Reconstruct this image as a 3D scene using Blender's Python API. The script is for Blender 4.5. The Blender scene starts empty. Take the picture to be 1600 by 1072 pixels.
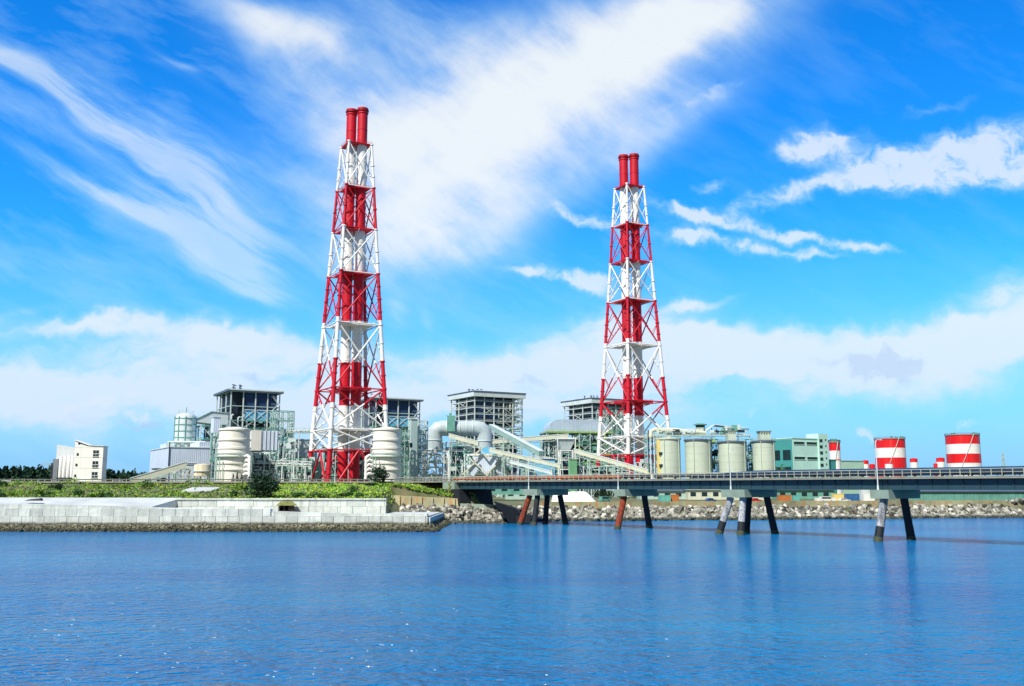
SKY_SAT = 1.42
SKY_TINT = (.45, 1.42, 1.85)
SKY_LOW = (2.1, 4.15, 7.3, 1)
WAVE = 1.15
WATER_A, WATER_B = (.0, .118, .33, 1), (.0, .19, .40, 1)
WSPEC = .5
import bpy, math, random
from mathutils import Vector, Matrix
R = math.radians
S = bpy.context.scene
COL = S.collection
rnd = random.Random(7)

# ------------------------------------------------------------------ camera
EYE = 11.0
F = 1500.0
TH = math.atan(226.0 / F)
cam = bpy.data.cameras.new('camera')
cam.sensor_width = 36.0
cam.lens = 36.0 * F / 1600.0
cam.clip_start = 0.5
cam.clip_end = 30000
co = bpy.data.objects.new('camera', cam)
COL.objects.link(co)
co.location = (0, 0, EYE)
co.rotation_euler = (math.pi / 2 + TH, 0, 0)
S.camera = co
CT, ST = math.cos(TH), math.sin(TH)
K = F / CT                      # scale along the horizon

def at(px, py, Y):
    """the point of the place seen at (px, py) of the photo, Y metres away"""
    v = 536.0 - py
    den = F * CT - v * ST
    return Vector(((px - 800.0) * Y / den, Y, EYE + Y * (F * ST + v * CT) / den))
def X(px, Y): return (px - 800.0) * Y / K
def Z(py, Y): return at(800, py, Y).z

# ------------------------------------------------------------------ materials
MATS = {}
def nodes_of(name):
    m = bpy.data.materials.new(name)
    m.use_nodes = True
    nt = m.node_tree
    b = nt.nodes['Principled BSDF']
    return m, nt, b
def mat(name, col, rough=0.6, var=0.18, scale=0.25, metal=0.0, streak=0.0, streak_col=None, island=0.0, objrand=0.0, bump=0.0, bscale=3.0, ribs=0.0, spec=0.4, wet=0.0):
    m, nt, b = nodes_of(name)
    N, L = nt.nodes.new, nt.links.new
    geo = N('ShaderNodeNewGeometry')
    n1 = N('ShaderNodeTexNoise'); n1.inputs['Scale'].default_value = scale; n1.inputs['Detail'].default_value = 6
    n1.inputs['Roughness'].default_value = 0.65
    L(geo.outputs['Position'], n1.inputs['Vector'])
    mr = N('ShaderNodeMapRange')
    mr.inputs['From Min'].default_value = 0.3; mr.inputs['From Max'].default_value = 0.7
    mr.inputs['To Min'].default_value = 1 - var; mr.inputs['To Max'].default_value = 1 + var * 0.6
    L(n1.outputs['Fac'], mr.inputs['Value'])
    val = mr.outputs['Result']
    def mul(a, bb):
        k = N('ShaderNodeMath'); k.operation = 'MULTIPLY'
        L(a, k.inputs[0])
        L(bb, k.inputs[1])
        return k.outputs[0]
    def rng(sock, lo, hi):
        k = N('ShaderNodeMapRange'); L(sock, k.inputs['Value'])
        k.inputs['To Min'].default_value = lo; k.inputs['To Max'].default_value = hi
        return k.outputs['Result']
    if island: val = mul(val, rng(geo.outputs['Random Per Island'], 1 - island, 1 + island))
    if objrand:
        oi = N('ShaderNodeObjectInfo'); val = mul(val, rng(oi.outputs['Random'], 1 - objrand, 1 + objrand))
    sc = N('ShaderNodeVectorMath'); sc.operation = 'SCALE'
    sc.inputs[0].default_value = col[:3]
    L(val, sc.inputs['Scale'])
    out = sc.outputs['Vector']
    if streak:
        mp = N('ShaderNodeMapping'); mp.inputs['Scale'].default_value = (0.9, 0.9, 0.05)
        L(geo.outputs['Position'], mp.inputs['Vector'])
        n2 = N('ShaderNodeTexNoise'); n2.inputs['Scale'].default_value = 1.0; n2.inputs['Detail'].default_value = 4
        L(mp.outputs['Vector'], n2.inputs['Vector'])
        r2 = N('ShaderNodeMapRange'); r2.inputs['From Min'].default_value = 0.5; r2.inputs['From Max'].default_value = 0.75
        r2.inputs['To Max'].default_value = streak
        L(n2.outputs['Fac'], r2.inputs['Value'])
        mx = N('ShaderNodeMix'); mx.data_type = 'RGBA'
        L(r2.outputs['Result'], mx.inputs['Factor'])
        L(out, mx.inputs['A'])
        sco = streak_col or tuple(c * 0.45 for c in col)
        mx.inputs['B'].default_value = (*sco[:3], 1)
        out = mx.outputs['Result']
    if wet:                               # the dark weedy band between the tides
        sp = N('ShaderNodeSeparateXYZ'); L(geo.outputs['Position'], sp.inputs[0])
        aj = N('ShaderNodeMath'); aj.operation = 'MULTIPLY_ADD'; L(n1.outputs['Fac'], aj.inputs[0]); aj.inputs[1].default_value = -1.6; L(sp.outputs['Z'], aj.inputs[2])
        r3 = N('ShaderNodeMapRange'); r3.inputs['From Min'].default_value = wet - 1.1; r3.inputs['From Max'].default_value = wet - .5
        r3.inputs['To Min'].default_value = .85; r3.inputs['To Max'].default_value = 0
        L(aj.outputs[0], r3.inputs['Value'])
        mw = N('ShaderNodeMix'); mw.data_type = 'RGBA'
        L(r3.outputs['Result'], mw.inputs['Factor']); L(out, mw.inputs['A']); mw.inputs['B'].default_value = (.035, .04, .022, 1)
        out = mw.outputs['Result']
    L(out, b.inputs['Base Color'])
    b.inputs['Roughness'].default_value = rough
    b.inputs['Metallic'].default_value = metal
    b.inputs['Specular IOR Level'].default_value = spec
    if bump or ribs:
        bp = N('ShaderNodeBump'); bp.inputs['Strength'].default_value = bump or 0.5
        if ribs:
            tc = N('ShaderNodeTexCoord')
            wv = N('ShaderNodeTexWave'); wv.inputs['Scale'].default_value = ribs; wv.bands_direction = 'DIAGONAL'
            mp2 = N('ShaderNodeMapping'); mp2.inputs['Scale'].default_value = (1, 1, 0)
            L(tc.outputs['Object'], mp2.inputs['Vector']); L(mp2.outputs['Vector'], wv.inputs['Vector'])
            L(wv.outputs['Fac'], bp.inputs['Height']); bp.inputs['Distance'].default_value = 0.25
        else:
            n3 = N('ShaderNodeTexNoise'); n3.inputs['Scale'].default_value = bscale; n3.inputs['Detail'].default_value = 5
            L(geo.outputs['Position'], n3.inputs['Vector']); L(n3.outputs['Fac'], bp.inputs['Height'])
            bp.inputs['Distance'].default_value = 0.3
        L(bp.outputs['Normal'], b.inputs['Normal'])
    MATS[name] = m
    return m
WHITE = mat('white_paint', (.80, .80, .76), .45, .1, .3, streak=.35, streak_col=(.50, .46, .38))
RED = mat('red_paint', (.56, .004, .02), .5, .2, .3, streak=.5, streak_col=(.26, .012, .018))
DRED = mat('dark_red_paint', (.26, .004, .01), .5, .15)
TRED = mat('tank_red_paint', (.66, .008, .012), .42, .1, .15, streak=.2, streak_col=(.75, .18, .15))
VESSEL = mat('vessel_cream_paint', (.80, .78, .70), .45, .08, .15, streak=.25, streak_col=(.6, .5, .38))
CREAM = mat('cream_cladding', (.58, .60, .47), .55, .12, .2, streak=.25)
LAV = mat('pale_blue_cladding', (.60, .68, .80), .5, .1, .1, streak=.25, ribs=0.6, bump=.22)
PALE = mat('pale_grey_cladding', (.60, .68, .68), .5, .12, .15, streak=.25)
STEEL = mat('pale_green_steel', (.38, .52, .46), .5, .2, .5)
GSTEEL = mat('green_steel', (.13, .34, .27), .55, .25, .5)
DUCTM = mat('grey_duct_sheet', (.44, .52, .53), .45, .15, .2, streak=.35)
HOODM = mat('blue_grey_sheet', (.40, .50, .60), .35, .12, .2, streak=.25)
LSTEEL = mat('light_steel', (.60, .68, .65), .5, .15, .5)
DARK = mat('dark_machinery', (.014, .026, .042), .6, .5, .6)
NAVY = mat('navy_cladding', (.012, .045, .13), .45, .3, .2, ribs=0.7)
SKYCLAD = mat('light_blue_cladding', (.14, .46, .70), .5, .15, .2)
ROOF = mat('dark_roof_sheet', (.09, .12, .16), .5, .2, .2)
SILVER = mat('silver_sheet', (.58, .66, .68), .38, .12, .2, streak=.25)
SILO = mat('silo_concrete', (.50, .57, .46), .75, .1, .12, streak=.4, streak_col=(.36, .41, .32), bump=.2, bscale=1)
YELLOW = mat('yellow_paint', (.72, .58, .20), .5, .15, .3)
TEAL = mat('teal_cladding', (.50, .77, .67), .55, .08, .1, streak=.2)
DTEAL = mat('dark_teal_and_side_shade', (.06, .30, .28), .5, .1, .1)
GLASS = mat('dark_window_glass', (.012, .03, .035), .12, .2, .3)
OFFICE = mat('office_plaster', (.82, .82, .75), .7, .06, .2, streak=.2)
OFFGREY = mat('office_grey_plaster', (.62, .66, .66), .7, .08, .2, streak=.25)  # light grey plaster of annex, sills, courses and porch
CONC = mat('pale_concrete', (.58, .62, .57), .8, .25, .25, island=.16, streak=.6, streak_col=(.26, .29, .27), bump=.25, bscale=1.5, wet=2.2)
CONCT = mat('weathered_slab_concrete', (.52, .55, .53), .85, .22, .12, bump=.2, bscale=1.2)
SEAWALL = mat('stained_wall_concrete', (.34, .34, .20), .85, .35, .18, streak=.95, streak_col=(.46, .17, .04), bump=.3)
CAPC = mat('pier_cap_concrete', (.26, .34, .26), .75, .2, .3, streak=.3)
PILEC = mat('worn_pile_concrete', (.42, .44, .46), .85, .6, 2.2, bump=.4, streak=.9, streak_col=(.03, .035, .04))
PILED = mat('dark_concrete_and_shade', (.012, .016, .02), .7, .4, 1.2)  # dark blocks, and legs whose under-deck shade is put into the colour
PILEO = mat('rusty_orange_pile', (.27, .045, .014), .85, .6, 1.6, streak=.95, streak_col=(.03, .02, .018))
WEED = mat('weedy_pile_foot', (.055, .07, .04), .85, .4, 2)
GIRD = mat('girder_blue_paint', (.022, .058, .075), .45, .2, .15, streak=.35, streak_col=(.03, .05, .06))
DECKE = mat('deck_edge_concrete', (.26, .26, .20), .8, .25, .5)
RAILP = mat('railing_paint', (.42, .42, .31), .6, .2, .6)
RUST = mat('rust_coated_pipe', (.34, .075, .022), .7, .4, .4)
BPIPE = mat('dark_blue_cover', (.012, .045, .10), .45, .25, .2)
LAMPM = mat('galvanised_lamp_steel', (.62, .68, .66), .4, .1, .5)
ROCK = mat('boulder_stone', (.46, .45, .38), .9, .4, .8, objrand=.5, bump=.6, bscale=2, wet=1.0)
ROCKS = mat('riprap_stone', (.25, .245, .20), .9, .45, .8, island=.8, bump=.6, bscale=2, wet=1.0)  # darker than the boulders: shade of the gaps put into the stone colour
RUBBLE = mat('shore_rubble', (.17, .16, .10), .9, .5, 1.2, island=.75, wet=.9)
SOIL = mat('soil', (.22, .20, .10), .95, .35, .08, bump=.3)
YARD = mat('yard_ground', (.20, .19, .15), .95, .3, .05)
BARK = mat('bark', (.08, .055, .035), .9, .3, 2)
LEAFD = mat('dark_leaves', (.012, .042, .017), .6, .4, .4, island=.6, spec=.25)
LEAFC = mat('conifer_needles', (.012, .050, .026), .65, .4, .15, island=.5, spec=.25)
SHEDG = mat('dull_green_sheet', (.13, .33, .27), .6, .25, .3, streak=.4, ribs=1.0)
LEAFM = mat('mid_leaves', (.06, .13, .03), .65, .4, .3, island=.5)
ORANGE = mat('orange_container_paint', (.50, .16, .04), .6, .2, .4, ribs=1.2)
CBLUE = mat('blue_container_paint', (.03, .13, .32), .6, .2, .4, ribs=1.2)
CTEAL = mat('teal_container_paint', (.12, .42, .36), .6, .2, .4, ribs=1.2)
CGREEN = mat('green_box_paint', (.22, .50, .27), .55, .12, .3)
YGREEN = mat('yellow_green_pipe_paint', (.30, .45, .12), .5, .25, .5)
TARP = mat('white_tarpaulin', (.74, .74, .68), .8, .12, .5, bump=.5, bscale=.8)
TYRE = mat('rubber', (.02, .02, .02), .8, .1)
MOSS = mat('mossy_thatch', (.20, .21, .06), .95, .4, 1.2, bump=.6)
TIMBER = mat('dark_timber', (.035, .03, .025), .85, .3, 1)
DOME = mat('pale_green_shed_sheet', (.42, .55, .44), .55, .1, .1, ribs=0.5)

# ------------------------------------------------------------------ mesh building
class MB:
    def __init__(s): s.v, s.f, s.m = [], [], []
    def add(s, vs, fs, mi=0):
        o = len(s.v)
        s.v += [tuple(p) for p in vs]
        s.f += [tuple(i + o for i in f) for f in fs]
        s.m += [mi] * len(fs)
    def box(s, x0, x1, y0, y1, z0, z1, mi=0):
        s.add([(x0, y0, z0), (x1, y0, z0), (x1, y1, z0), (x0, y1, z0), (x0, y0, z1), (x1, y0, z1), (x1, y1, z1), (x0, y1, z1)],
              [(0, 3, 2, 1), (4, 5, 6, 7), (0, 1, 5, 4), (1, 2, 6, 5), (2, 3, 7, 6), (3, 0, 4, 7)], mi)
    def hexa(s, bot, top, mi=0):
        s.add(list(bot) + list(top), [(0, 3, 2, 1), (4, 5, 6, 7), (0, 1, 5, 4), (1, 2, 6, 5), (2, 3, 7, 6), (3, 0, 4, 7)], mi)
    def _basis(s, d):
        d = d.normalized()
        up = Vector((0, 0, 1)) if abs(d.z) < .9 else Vector((1, 0, 0))
        a = d.cross(up).normalized()
        return a, a.cross(d).normalized()
    def tube(s, p, q, r0, r1=None, n=8, mi=0, caps=True):
        p, q = Vector(p), Vector(q)
        r1 = r0 if r1 is None else r1
        a, b = s._basis(q - p)
        vs = []
        for c, r in ((p, r0), (q, r1)):
            for i in range(n):
                t = 2 * math.pi * (i + .5) / n
                vs.append(c + a * (r * math.cos(t)) + b * (r * math.sin(t)))
        fs = [(i, n + i, n + (i + 1) % n, (i + 1) % n) for i in range(n)]
        if caps: fs += [tuple(range(n)), tuple(range(2 * n - 1, n - 1, -1))]
        s.add(vs, fs, mi)
    def bar(s, p, q, w, h=None, mi=0):
        p, q = Vector(p), Vector(q)
        h = h or w
        a, b = s._basis(q - p)
        a *= w / 2; b *= h / 2
        c = [a + b, b - a, -a - b, a - b]
        s.add([p + x for x in c] + [q + x for x in c], [(0, 1, 5, 4), (1, 2, 6, 5), (2, 3, 7, 6), (3, 0, 4, 7), (3, 2, 1, 0), (4, 5, 6, 7)], mi)
    def lathe(s, prof, n=32, c=(0, 0), mi=0, mis=None):
        """prof: (r, z) from bottom to top"""
        vs = []
        for r, z in prof:
            for i in range(n):
                t = 2 * math.pi * i / n
                vs.append((c[0] + r * math.cos(t), c[1] + r * math.sin(t), z))
        for k in range(len(prof) - 1):
            o = k * n
            fs = [(o + i, o + (i + 1) % n, o + n + (i + 1) % n, o + n + i) for i in range(n)]
            s.add([], [], 0)
            s.f += [tuple(j + len(s.v) for j in f) for f in fs]
            s.m += [mis[k] if mis else mi] * n
        o = (len(prof) - 1) * n
        base = len(s.v)
        s.v += [tuple(p) for p in vs]
        s.f.append(tuple(base + o + i for i in range(n))); s.m.append(mis[-1] if mis else mi)
        s.f.append(tuple(base + i for i in reversed(range(n)))); s.m.append(mis[0] if mis else mi)
    def prism(s, poly, y0, y1, mi=0):
        """polygon in (x, z), counter-clockwise seen from -y, extruded along y"""
        n = len(poly)
        vs = [(x, y0, z) for x, z in poly] + [(x, y1, z) for x, z in poly]
        s.add(vs, [tuple(range(n)), tuple(range(2 * n - 1, n - 1, -1))] + [(i, n + i, n + (i + 1) % n, (i + 1) % n) for i in range(n)], mi)
    def path(s, pts, r, n=12, mi=0):
        pts = [Vector(p) for p in pts]
        rings = []
        prev = None
        for i, p in enumerate(pts):
            d = (pts[min(i + 1, len(pts) - 1)] - pts[max(i - 1, 0)]).normalized()
            if prev is None: a, b = s._basis(d)
            else:
                a = (prev - d * prev.dot(d)).normalized(); b = a.cross(d)
            prev = a
            rings.append([p + a * (r * math.cos(2 * math.pi * k / n)) + b * (r * math.sin(2 * math.pi * k / n)) for k in range(n)])
        vs = [v for rg in rings for v in rg]
        fs = []
        for i in range(len(pts) - 1):
            o = i * n
            fs += [(o + k, o + (k + 1) % n, o + n + (k + 1) % n, o + n + k) for k in range(n)]
        fs += [tuple(reversed(range(n))), tuple(range(len(vs) - n, len(vs)))]
        s.add(vs, fs, mi)
    def mesh(s, name, mats, smooth=None):
        me = bpy.data.meshes.new(name)
        me.from_pydata(s.v, [], s.f)
        for m in (mats if isinstance(mats, (list, tuple)) else [mats]): me.materials.append(m)
        me.polygons.foreach_set('material_index', s.m)
        me.update()
        if smooth:
            me.polygons.foreach_set('use_smooth', [True] * len(me.polygons))
            me.set_sharp_from_angle(angle=R(smooth))
        return me
    def build(s, name, mats, parent=None, smooth=None, label=None):
        o = bpy.data.objects.new(name, s.mesh(name, mats, smooth))
        COL.objects.link(o)
        if parent: o.parent = parent
        if label: o['label'] = label
        return o
def tag(o, label, cat, group=None):
    o['label'] = label; o['category'] = cat
    if group: o['group'] = group
    return o
def thing(name, label, cat, loc=(0, 0, 0), rz=0.0, group=None):
    o = bpy.data.objects.new(name, None)
    COL.objects.link(o)
    o.location = loc; o.rotation_euler = (0, 0, rz)
    return tag(o, label, cat, group)
def setting(name, mb, m, kind='structure'):
    o = mb.build(name, m); o['kind'] = kind
    return o
def copy_part(o, parent):
    c = o.copy(); COL.objects.link(c); c.parent = parent
    return c
def copy_tree(o, **kw):
    c = o.copy(); COL.objects.link(c)
    for k, v in kw.items(): c[k] = v
    def down(a, b):
        for ch in list(a.children):
            d = ch.copy(); COL.objects.link(d); d.parent = b
            down(ch, d)
    down(o, c)
    return c
ALPHA = R(30)
CA, SA = math.cos(ALPHA), math.sin(ALPHA)
def plan(pl, pc, pr, Y):
    """a block on the plant's grid whose near edge is seen at pc: width and depth that reach pr and pl"""
    xc = X(pc, Y); r = (pr - 800) / K; l = (pl - 800) / K
    w = (r * Y - xc) / (CA - r * SA)
    d = (xc - l * Y) / (SA + l * CA)
    return (xc, Y), w, d
G = 6.0                        # ground level of the plant
# ------------------------------------------------------------------ daylight
SUN_TO = Vector((-.52, -.85, 0)).normalized() * math.cos(R(48)) + Vector((0, 0, math.sin(R(48))))
sl = bpy.data.lights.new('sun', 'SUN'); sl.energy = 5.0; sl.angle = R(.5); sl.color = (1, .96, .89)
so = bpy.data.objects.new('sun', sl); COL.objects.link(so)
so.rotation_euler = SUN_TO.to_track_quat('Z', 'Y').to_euler()

W = bpy.data.worlds.new('World'); S.world = W; W.use_nodes = True
wt = W.node_tree; wt.nodes.clear()
def wn(t): return wt.nodes.new(t)
def plug(v, s):
    if isinstance(v, (int, float)): s.default_value = v
    elif isinstance(v, tuple): s.default_value = v
    else: wt.links.new(v, s)
def M(op, a, b=None, c=None, clamp=False):
    n = wn('ShaderNodeMath'); n.operation = op; n.use_clamp = clamp
    for i, v in enumerate((a, b, c)):
        if v is not None: plug(v, n.inputs[i])
    return n.outputs[0]
LAST = [None]
def chain(vec):
    """keeps the nodes in one long queue, so that few values are alive at once"""
    if LAST[0] is None: return vec
    n = wn('ShaderNodeVectorMath'); n.operation = 'MULTIPLY_ADD'
    plug(LAST[0], n.inputs[0]); n.inputs[1].default_value = (1e-7,) * 3; plug(vec, n.inputs[2])
    return n.outputs[0]
def smooth(v, lo, hi, a=0.0, b=1.0):
    n = wn('ShaderNodeMapRange'); n.interpolation_type = 'SMOOTHSTEP'
    plug(v, n.inputs['Value'])
    for k, x in (('From Min', lo), ('From Max', hi), ('To Min', a), ('To Max', b)): n.inputs[k].default_value = x
    return n.outputs['Result']
def mixc(f, a, b):
    n = wn('ShaderNodeMix'); n.data_type = 'RGBA'
    plug(f, n.inputs['Factor']); plug(a, n.inputs['A']); plug(b, n.inputs['B'])
    return n.outputs['Result']
def vadd(a, b):
    n = wn('ShaderNodeVectorMath'); n.operation = 'ADD'; plug(a, n.inputs[0]); plug(b, n.inputs[1]); return n.outputs[0]
def noise(vec, scale, detail=6, rough=.55, rot=0.0, sx=1.0, sy=1.0, off=(0, 0, 0), color=False):
    mp = wn('ShaderNodeMapping'); mp.vector_type = 'TEXTURE'
    mp.inputs['Location'].default_value = off
    mp.inputs['Rotation'].default_value = (0, 0, rot); mp.inputs['Scale'].default_value = (sx, sy, 1)
    plug(chain(vec), mp.inputs['Vector'])
    n = wn('ShaderNodeTexNoise'); n.noise_dimensions = '2D'; n.inputs['Scale'].default_value = scale; n.inputs['Detail'].default_value = detail
    n.inputs['Roughness'].default_value = rough
    plug(mp.outputs['Vector'], n.inputs['Vector'])
    return n.outputs['Color' if color else 'Fac']
sky = wn('ShaderNodeTexSky'); sky.sky_type = 'NISHITA'; sky.sun_disc = False
sky.sun_elevation = R(50); sky.sun_rotation = math.atan2(SUN_TO.x, SUN_TO.y)
sky.air_density = 1.0; sky.dust_density = .3; sky.ozone_density = 3.0
tc = wn('ShaderNodeTexCoord')
sep = wn('ShaderNodeSeparateXYZ'); plug(tc.outputs['Generated'], sep.inputs[0])
ay = M('MAXIMUM', M('ABSOLUTE', sep.outputs['Y']), .12)
u = M('MULTIPLY', M('DIVIDE', sep.outputs['X'], ay), K / 100)
v = M('MULTIPLY', M('DIVIDE', sep.outputs['Z'], ay), K / 100)
cmb = wn('ShaderNodeCombineXYZ'); plug(u, cmb.inputs[0]); plug(v, cmb.inputs[1])
V = cmb.outputs[0]
def warp(vec, scale, amt, off):
    n = noise(vec, scale, 3, .55, off=off, color=True)
    s = wn('ShaderNodeVectorMath'); s.operation = 'SUBTRACT'; plug(n, s.inputs[0]); s.inputs[1].default_value = (.5, .5, .5)
    k = wn('ShaderNodeVectorMath'); k.operation = 'SCALE'; plug(s.outputs[0], k.inputs[0]); k.inputs['Scale'].default_value = amt
    return vadd(vec, k.outputs[0])
Vs = warp(V, .35, .55, (3, 1, 0))          # broad drift of the cirrus
Vp = warp(V, 1.8, .45, (9, 4, 0))         # puffy edges
def q(px, py):
    p = at(px, py, 1.0)
    return p.x * K / 100, (p.z - EYE) * K / 100
def blobs(vec, lst):
    """soft lens-shaped cloud masses; (x, y, half length, half width, tilt, weight)"""
    tot = None
    for (px, py, rx, ry, ang, w) in lst:
        cx, cy = q(px, py)
        mp = wn('ShaderNodeMapping'); mp.vector_type = 'TEXTURE'
        mp.inputs['Location'].default_value = (cx, cy, 0)
        mp.inputs['Rotation'].default_value = (0, 0, R(ang)); mp.inputs['Scale'].default_value = (rx / 100, ry / 100, 1)
        plug(chain(vec), mp.inputs['Vector'])
        d = wn('ShaderNodeVectorMath'); d.operation = 'DOT_PRODUCT'
        plug(mp.outputs[0], d.inputs[0]); plug(mp.outputs[0], d.inputs[1])
        e = M('MULTIPLY', M('EXPONENT', M('MULTIPLY', d.outputs['Value'], -1.0)), w)
        tot = e if tot is None else M('ADD', tot, e)
        LAST[0] = tot
    return tot
def con(n, lo=.3, hi=.7, a=0.0, b=1.0):
    k = wn('ShaderNodeMapRange'); plug(n, k.inputs['Value'])
    for nm, x in (('From Min', lo), ('From Max', hi), ('To Min', a), ('To Max', b)): k.inputs[nm].default_value = x
    return k.outputs['Result']
# the great plume that widens to the upper right
plume = blobs(Vs, [(930, 100, 330, 120, 24, .80), (770, 200, 260, 135, 30, .62), (640, 340, 170, 100, 45, .48), (1090, 25, 160, 70, 24, .6), (700, 400, 130, 60, 0, .42), (800, 330, 130, 60, 35, .35),
                   (500, 130, 240, 60, -38, .36), (560, 200, 220, 100, -35, .34), (450, 45, 170, 30, -22, .36), (620, 50, 260, 80, -8, .42), (430, 310, 180, 90, -40, .26), (1000, 230, 120, 50, 38, .35), (1090, 170, 100, 30, 25, .25)])
f1 = con(noise(Vs, .6, 6, .6, R(38), 1.6, .9))
f1b = con(noise(Vs, .9, 6, .62, R(-40), 2.0, .7, (7, 2, 0)))
plume = M('MULTIPLY', plume, M('ADD', .62, M('ADD', M('MULTIPLY', f1, .3), M('MULTIPLY', f1b, .34))))
# fibres sweeping down to the right
fib = blobs(Vs, [(20, 95, 130, 26, -30, .80), (180, 185, 170, 36, -33, .74), (300, 320, 150, 55, -46, .58), (345, 395, 75, 44, -35, .58),
                 (150, 295, 170, 16, -26, .62), (270, 360, 120, 16, -30, .6), (190, 250, 300, 90, -28, .26), (410, 462, 55, 17, -22, .68), (320, 250, 200, 110, -35, .24),
                 (40, 412, 100, 26, -8, .5), (30, 486, 90, 10, 4, .6), (240, 80, 100, 12, -35, .34), (290, 105, 70, 8, -12, .45), (620, 490, 22, 50, 10, .5), (670, 505, 12, 35, 10, .42), (430, 400, 160, 50, -20, .25)])
f2 = con(noise(Vs, 1.1, 7, .6, R(-33), 3.4, .38, (2, 5, 0)))
fib = M('MULTIPLY', fib, M('ADD', .35, M('MULTIPLY', f2, .95)))
# puffs and ragged trails on the right
puff = blobs(Vp, [(1290, 222, 58, 25, 6, 1.15), (1245, 240, 42, 17, 5, .85), (1350, 252, 70, 24, 0, .6), (1560, 225, 130, 42, 14, .82), (1440, 250, 120, 36, 14, .78), (1620, 270, 150, 36, 5, .8),
                  (1240, 298, 140, 15, 14, .72), (1400, 285, 150, 18, 3, .72), (1140, 342, 110, 14, 22, .5), (1115, 290, 30, 13, 15, .7),
                  (880, 330, 30, 15, -22, .9), (945, 350, 60, 13, -14, .86), (1080, 371, 76, 14, -14, 1.0), (1180, 386, 66, 12, -10, .92), (1280, 398, 52, 9, -8, .85), (1060, 330, 58, 11, -16, .85),
                  (1150, 352, 80, 11, -14, .72), (1250, 370, 66, 11, -12, .92), (1350, 386, 66, 10, -11, .9), (855, 428, 80, 13, -7, 1.0), (935, 446, 44, 15, -20, .8), (1140, 135, 70, 8, 22, .4),
                  (170, 493, 26, 13, 0, 1.0), (1080, 160, 90, 10, 12, .5), (1460, 170, 90, 14, 15, .34), (1500, 60, 90, 20, 20, .28)])
f3 = con(noise(Vp, 2.6, 6, .62, 0, 1.4, 1.0, (1, 8, 0)))
puff = M('MULTIPLY', puff, M('ADD', .45, M('MULTIPLY', f3, .8)))
# banks low over the horizon
bank = blobs(Vp, [(1640, 470, 130, 55, 18, .8), (1580, 505, 190, 62, 12, 1.0), (1400, 548, 200, 42, 8, .75), (1150, 540, 230, 50, -6, .78), (990, 580, 300, 60, 0, .62), (760, 610, 240, 60, 0, .62), (1090, 476, 60, 12, 10, .55), (960, 540, 120, 60, 15, .4),
                  (980, 505, 60, 30, 20, .4), (120, 580, 420, 72, 3, .82), (330, 525, 200, 26, -8, .45), (80, 512, 170, 16, 3, .45), (430, 610, 200, 60, 0, .6), (280, 665, 360, 60, 0, .52), (1000, 660, 400, 60, 0, .28), (1450, 610, 300, 40, 0, .35)])
f4 = con(noise(Vp, .8, 6, .58, R(4), 2.6, .8, (4, 4, 0)))
bank = M('MULTIPLY', bank, M('ADD', .5, M('MULTIPLY', f4, .8)))
# small cumulus near the skyline
cum = blobs(Vp, [(160, 630, 34, 9, 8, .9), (195, 616, 30, 9, 0, .7), (215, 652, 34, 11, -10, .9), (105, 648, 30, 9, 0, .7), (15, 640, 30, 14, 0, .7), (1355, 678, 26, 16, 0, .7), (1510, 668, 30, 14, 10, .7), (1180, 648, 22, 9, 0, .7), (1440, 640, 30, 16, 0, .5)])
cum = M('MULTIPLY', cum, M('ADD', .3, M('MULTIPLY', f3, 1.0)))
c1 = smooth(plume, .04, 1.18)
c2 = smooth(fib, .02, 1.05)
c3 = smooth(puff, .12, 1.05)
c4 = smooth(bank, .14, .95)
c5 = smooth(cum, .35, .8)
def screen(a, b): return M('SUBTRACT', M('ADD', a, b), M('MULTIPLY', a, b))
cover = screen(screen(c1, M('MULTIPLY', c2, .58)), screen(M('MULTIPLY', c3, .78), M('MULTIPLY', c4, .88)))
veil = con(noise(Vs, .9, 6, .6, R(-25), 2.5, .7, (5, 5, 5)), .45, .75, 0, .3)
veil = M('MULTIPLY', M('MAXIMUM', veil, 0.0), smooth(u, -1.5, 4.0, 1.0, .35))
cover = screen(cover, veil)
cover = screen(cover, M('MULTIPLY', c5, .7))
# grey undersides of the low cumulus
greyb = blobs(Vp, [(1385, 578, 75, 26, 0, 1.0), (1395, 545, 22, 14, 0, .7), (400, 592, 45, 12, 0, .7), (830, 598, 60, 9, 0, .5), (130, 655, 90, 16, 0, .35), (220, 665, 60, 8, 0, .5), (1290, 560, 60, 14, 0, .3)])
grey = smooth(M('MULTIPLY', greyb, M('ADD', .3, M('MULTIPLY', f3, 1.3))), .3, .8)
# clear air: the Nishita sky, deepened as the film did
hs = wn('ShaderNodeHueSaturation'); plug(sky.outputs[0], hs.inputs['Color'])
hs.inputs['Saturation'].default_value = SKY_SAT; hs.inputs['Value'].default_value = 1.0
tn = wn('ShaderNodeVectorMath'); tn.operation = 'MULTIPLY'; plug(hs.outputs[0], tn.inputs[0]); tn.inputs[1].default_value = SKY_TINT
low = smooth(v, -.5, 4.6, 1.0, 0.0)       # whiter air towards the skyline
base = mixc(M('MULTIPLY', low, .95), tn.outputs[0], SKY_LOW)
up = smooth(v, .5, 4.0)
ccol = mixc(up, (5.6, 6.4, 7.5, 1), (6.7, 7.15, 7.4, 1))
ccol = mixc(smooth(cover, .15, .9), (4.0, 6.3, 7.7, 1), ccol)   # thin ice cloud lets the blue through
out = mixc(M('MULTIPLY', cover, .95), base, ccol)
out = mixc(M('MULTIPLY', grey, .55), out, (3.6, 4.9, 6.8, 1))
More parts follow.
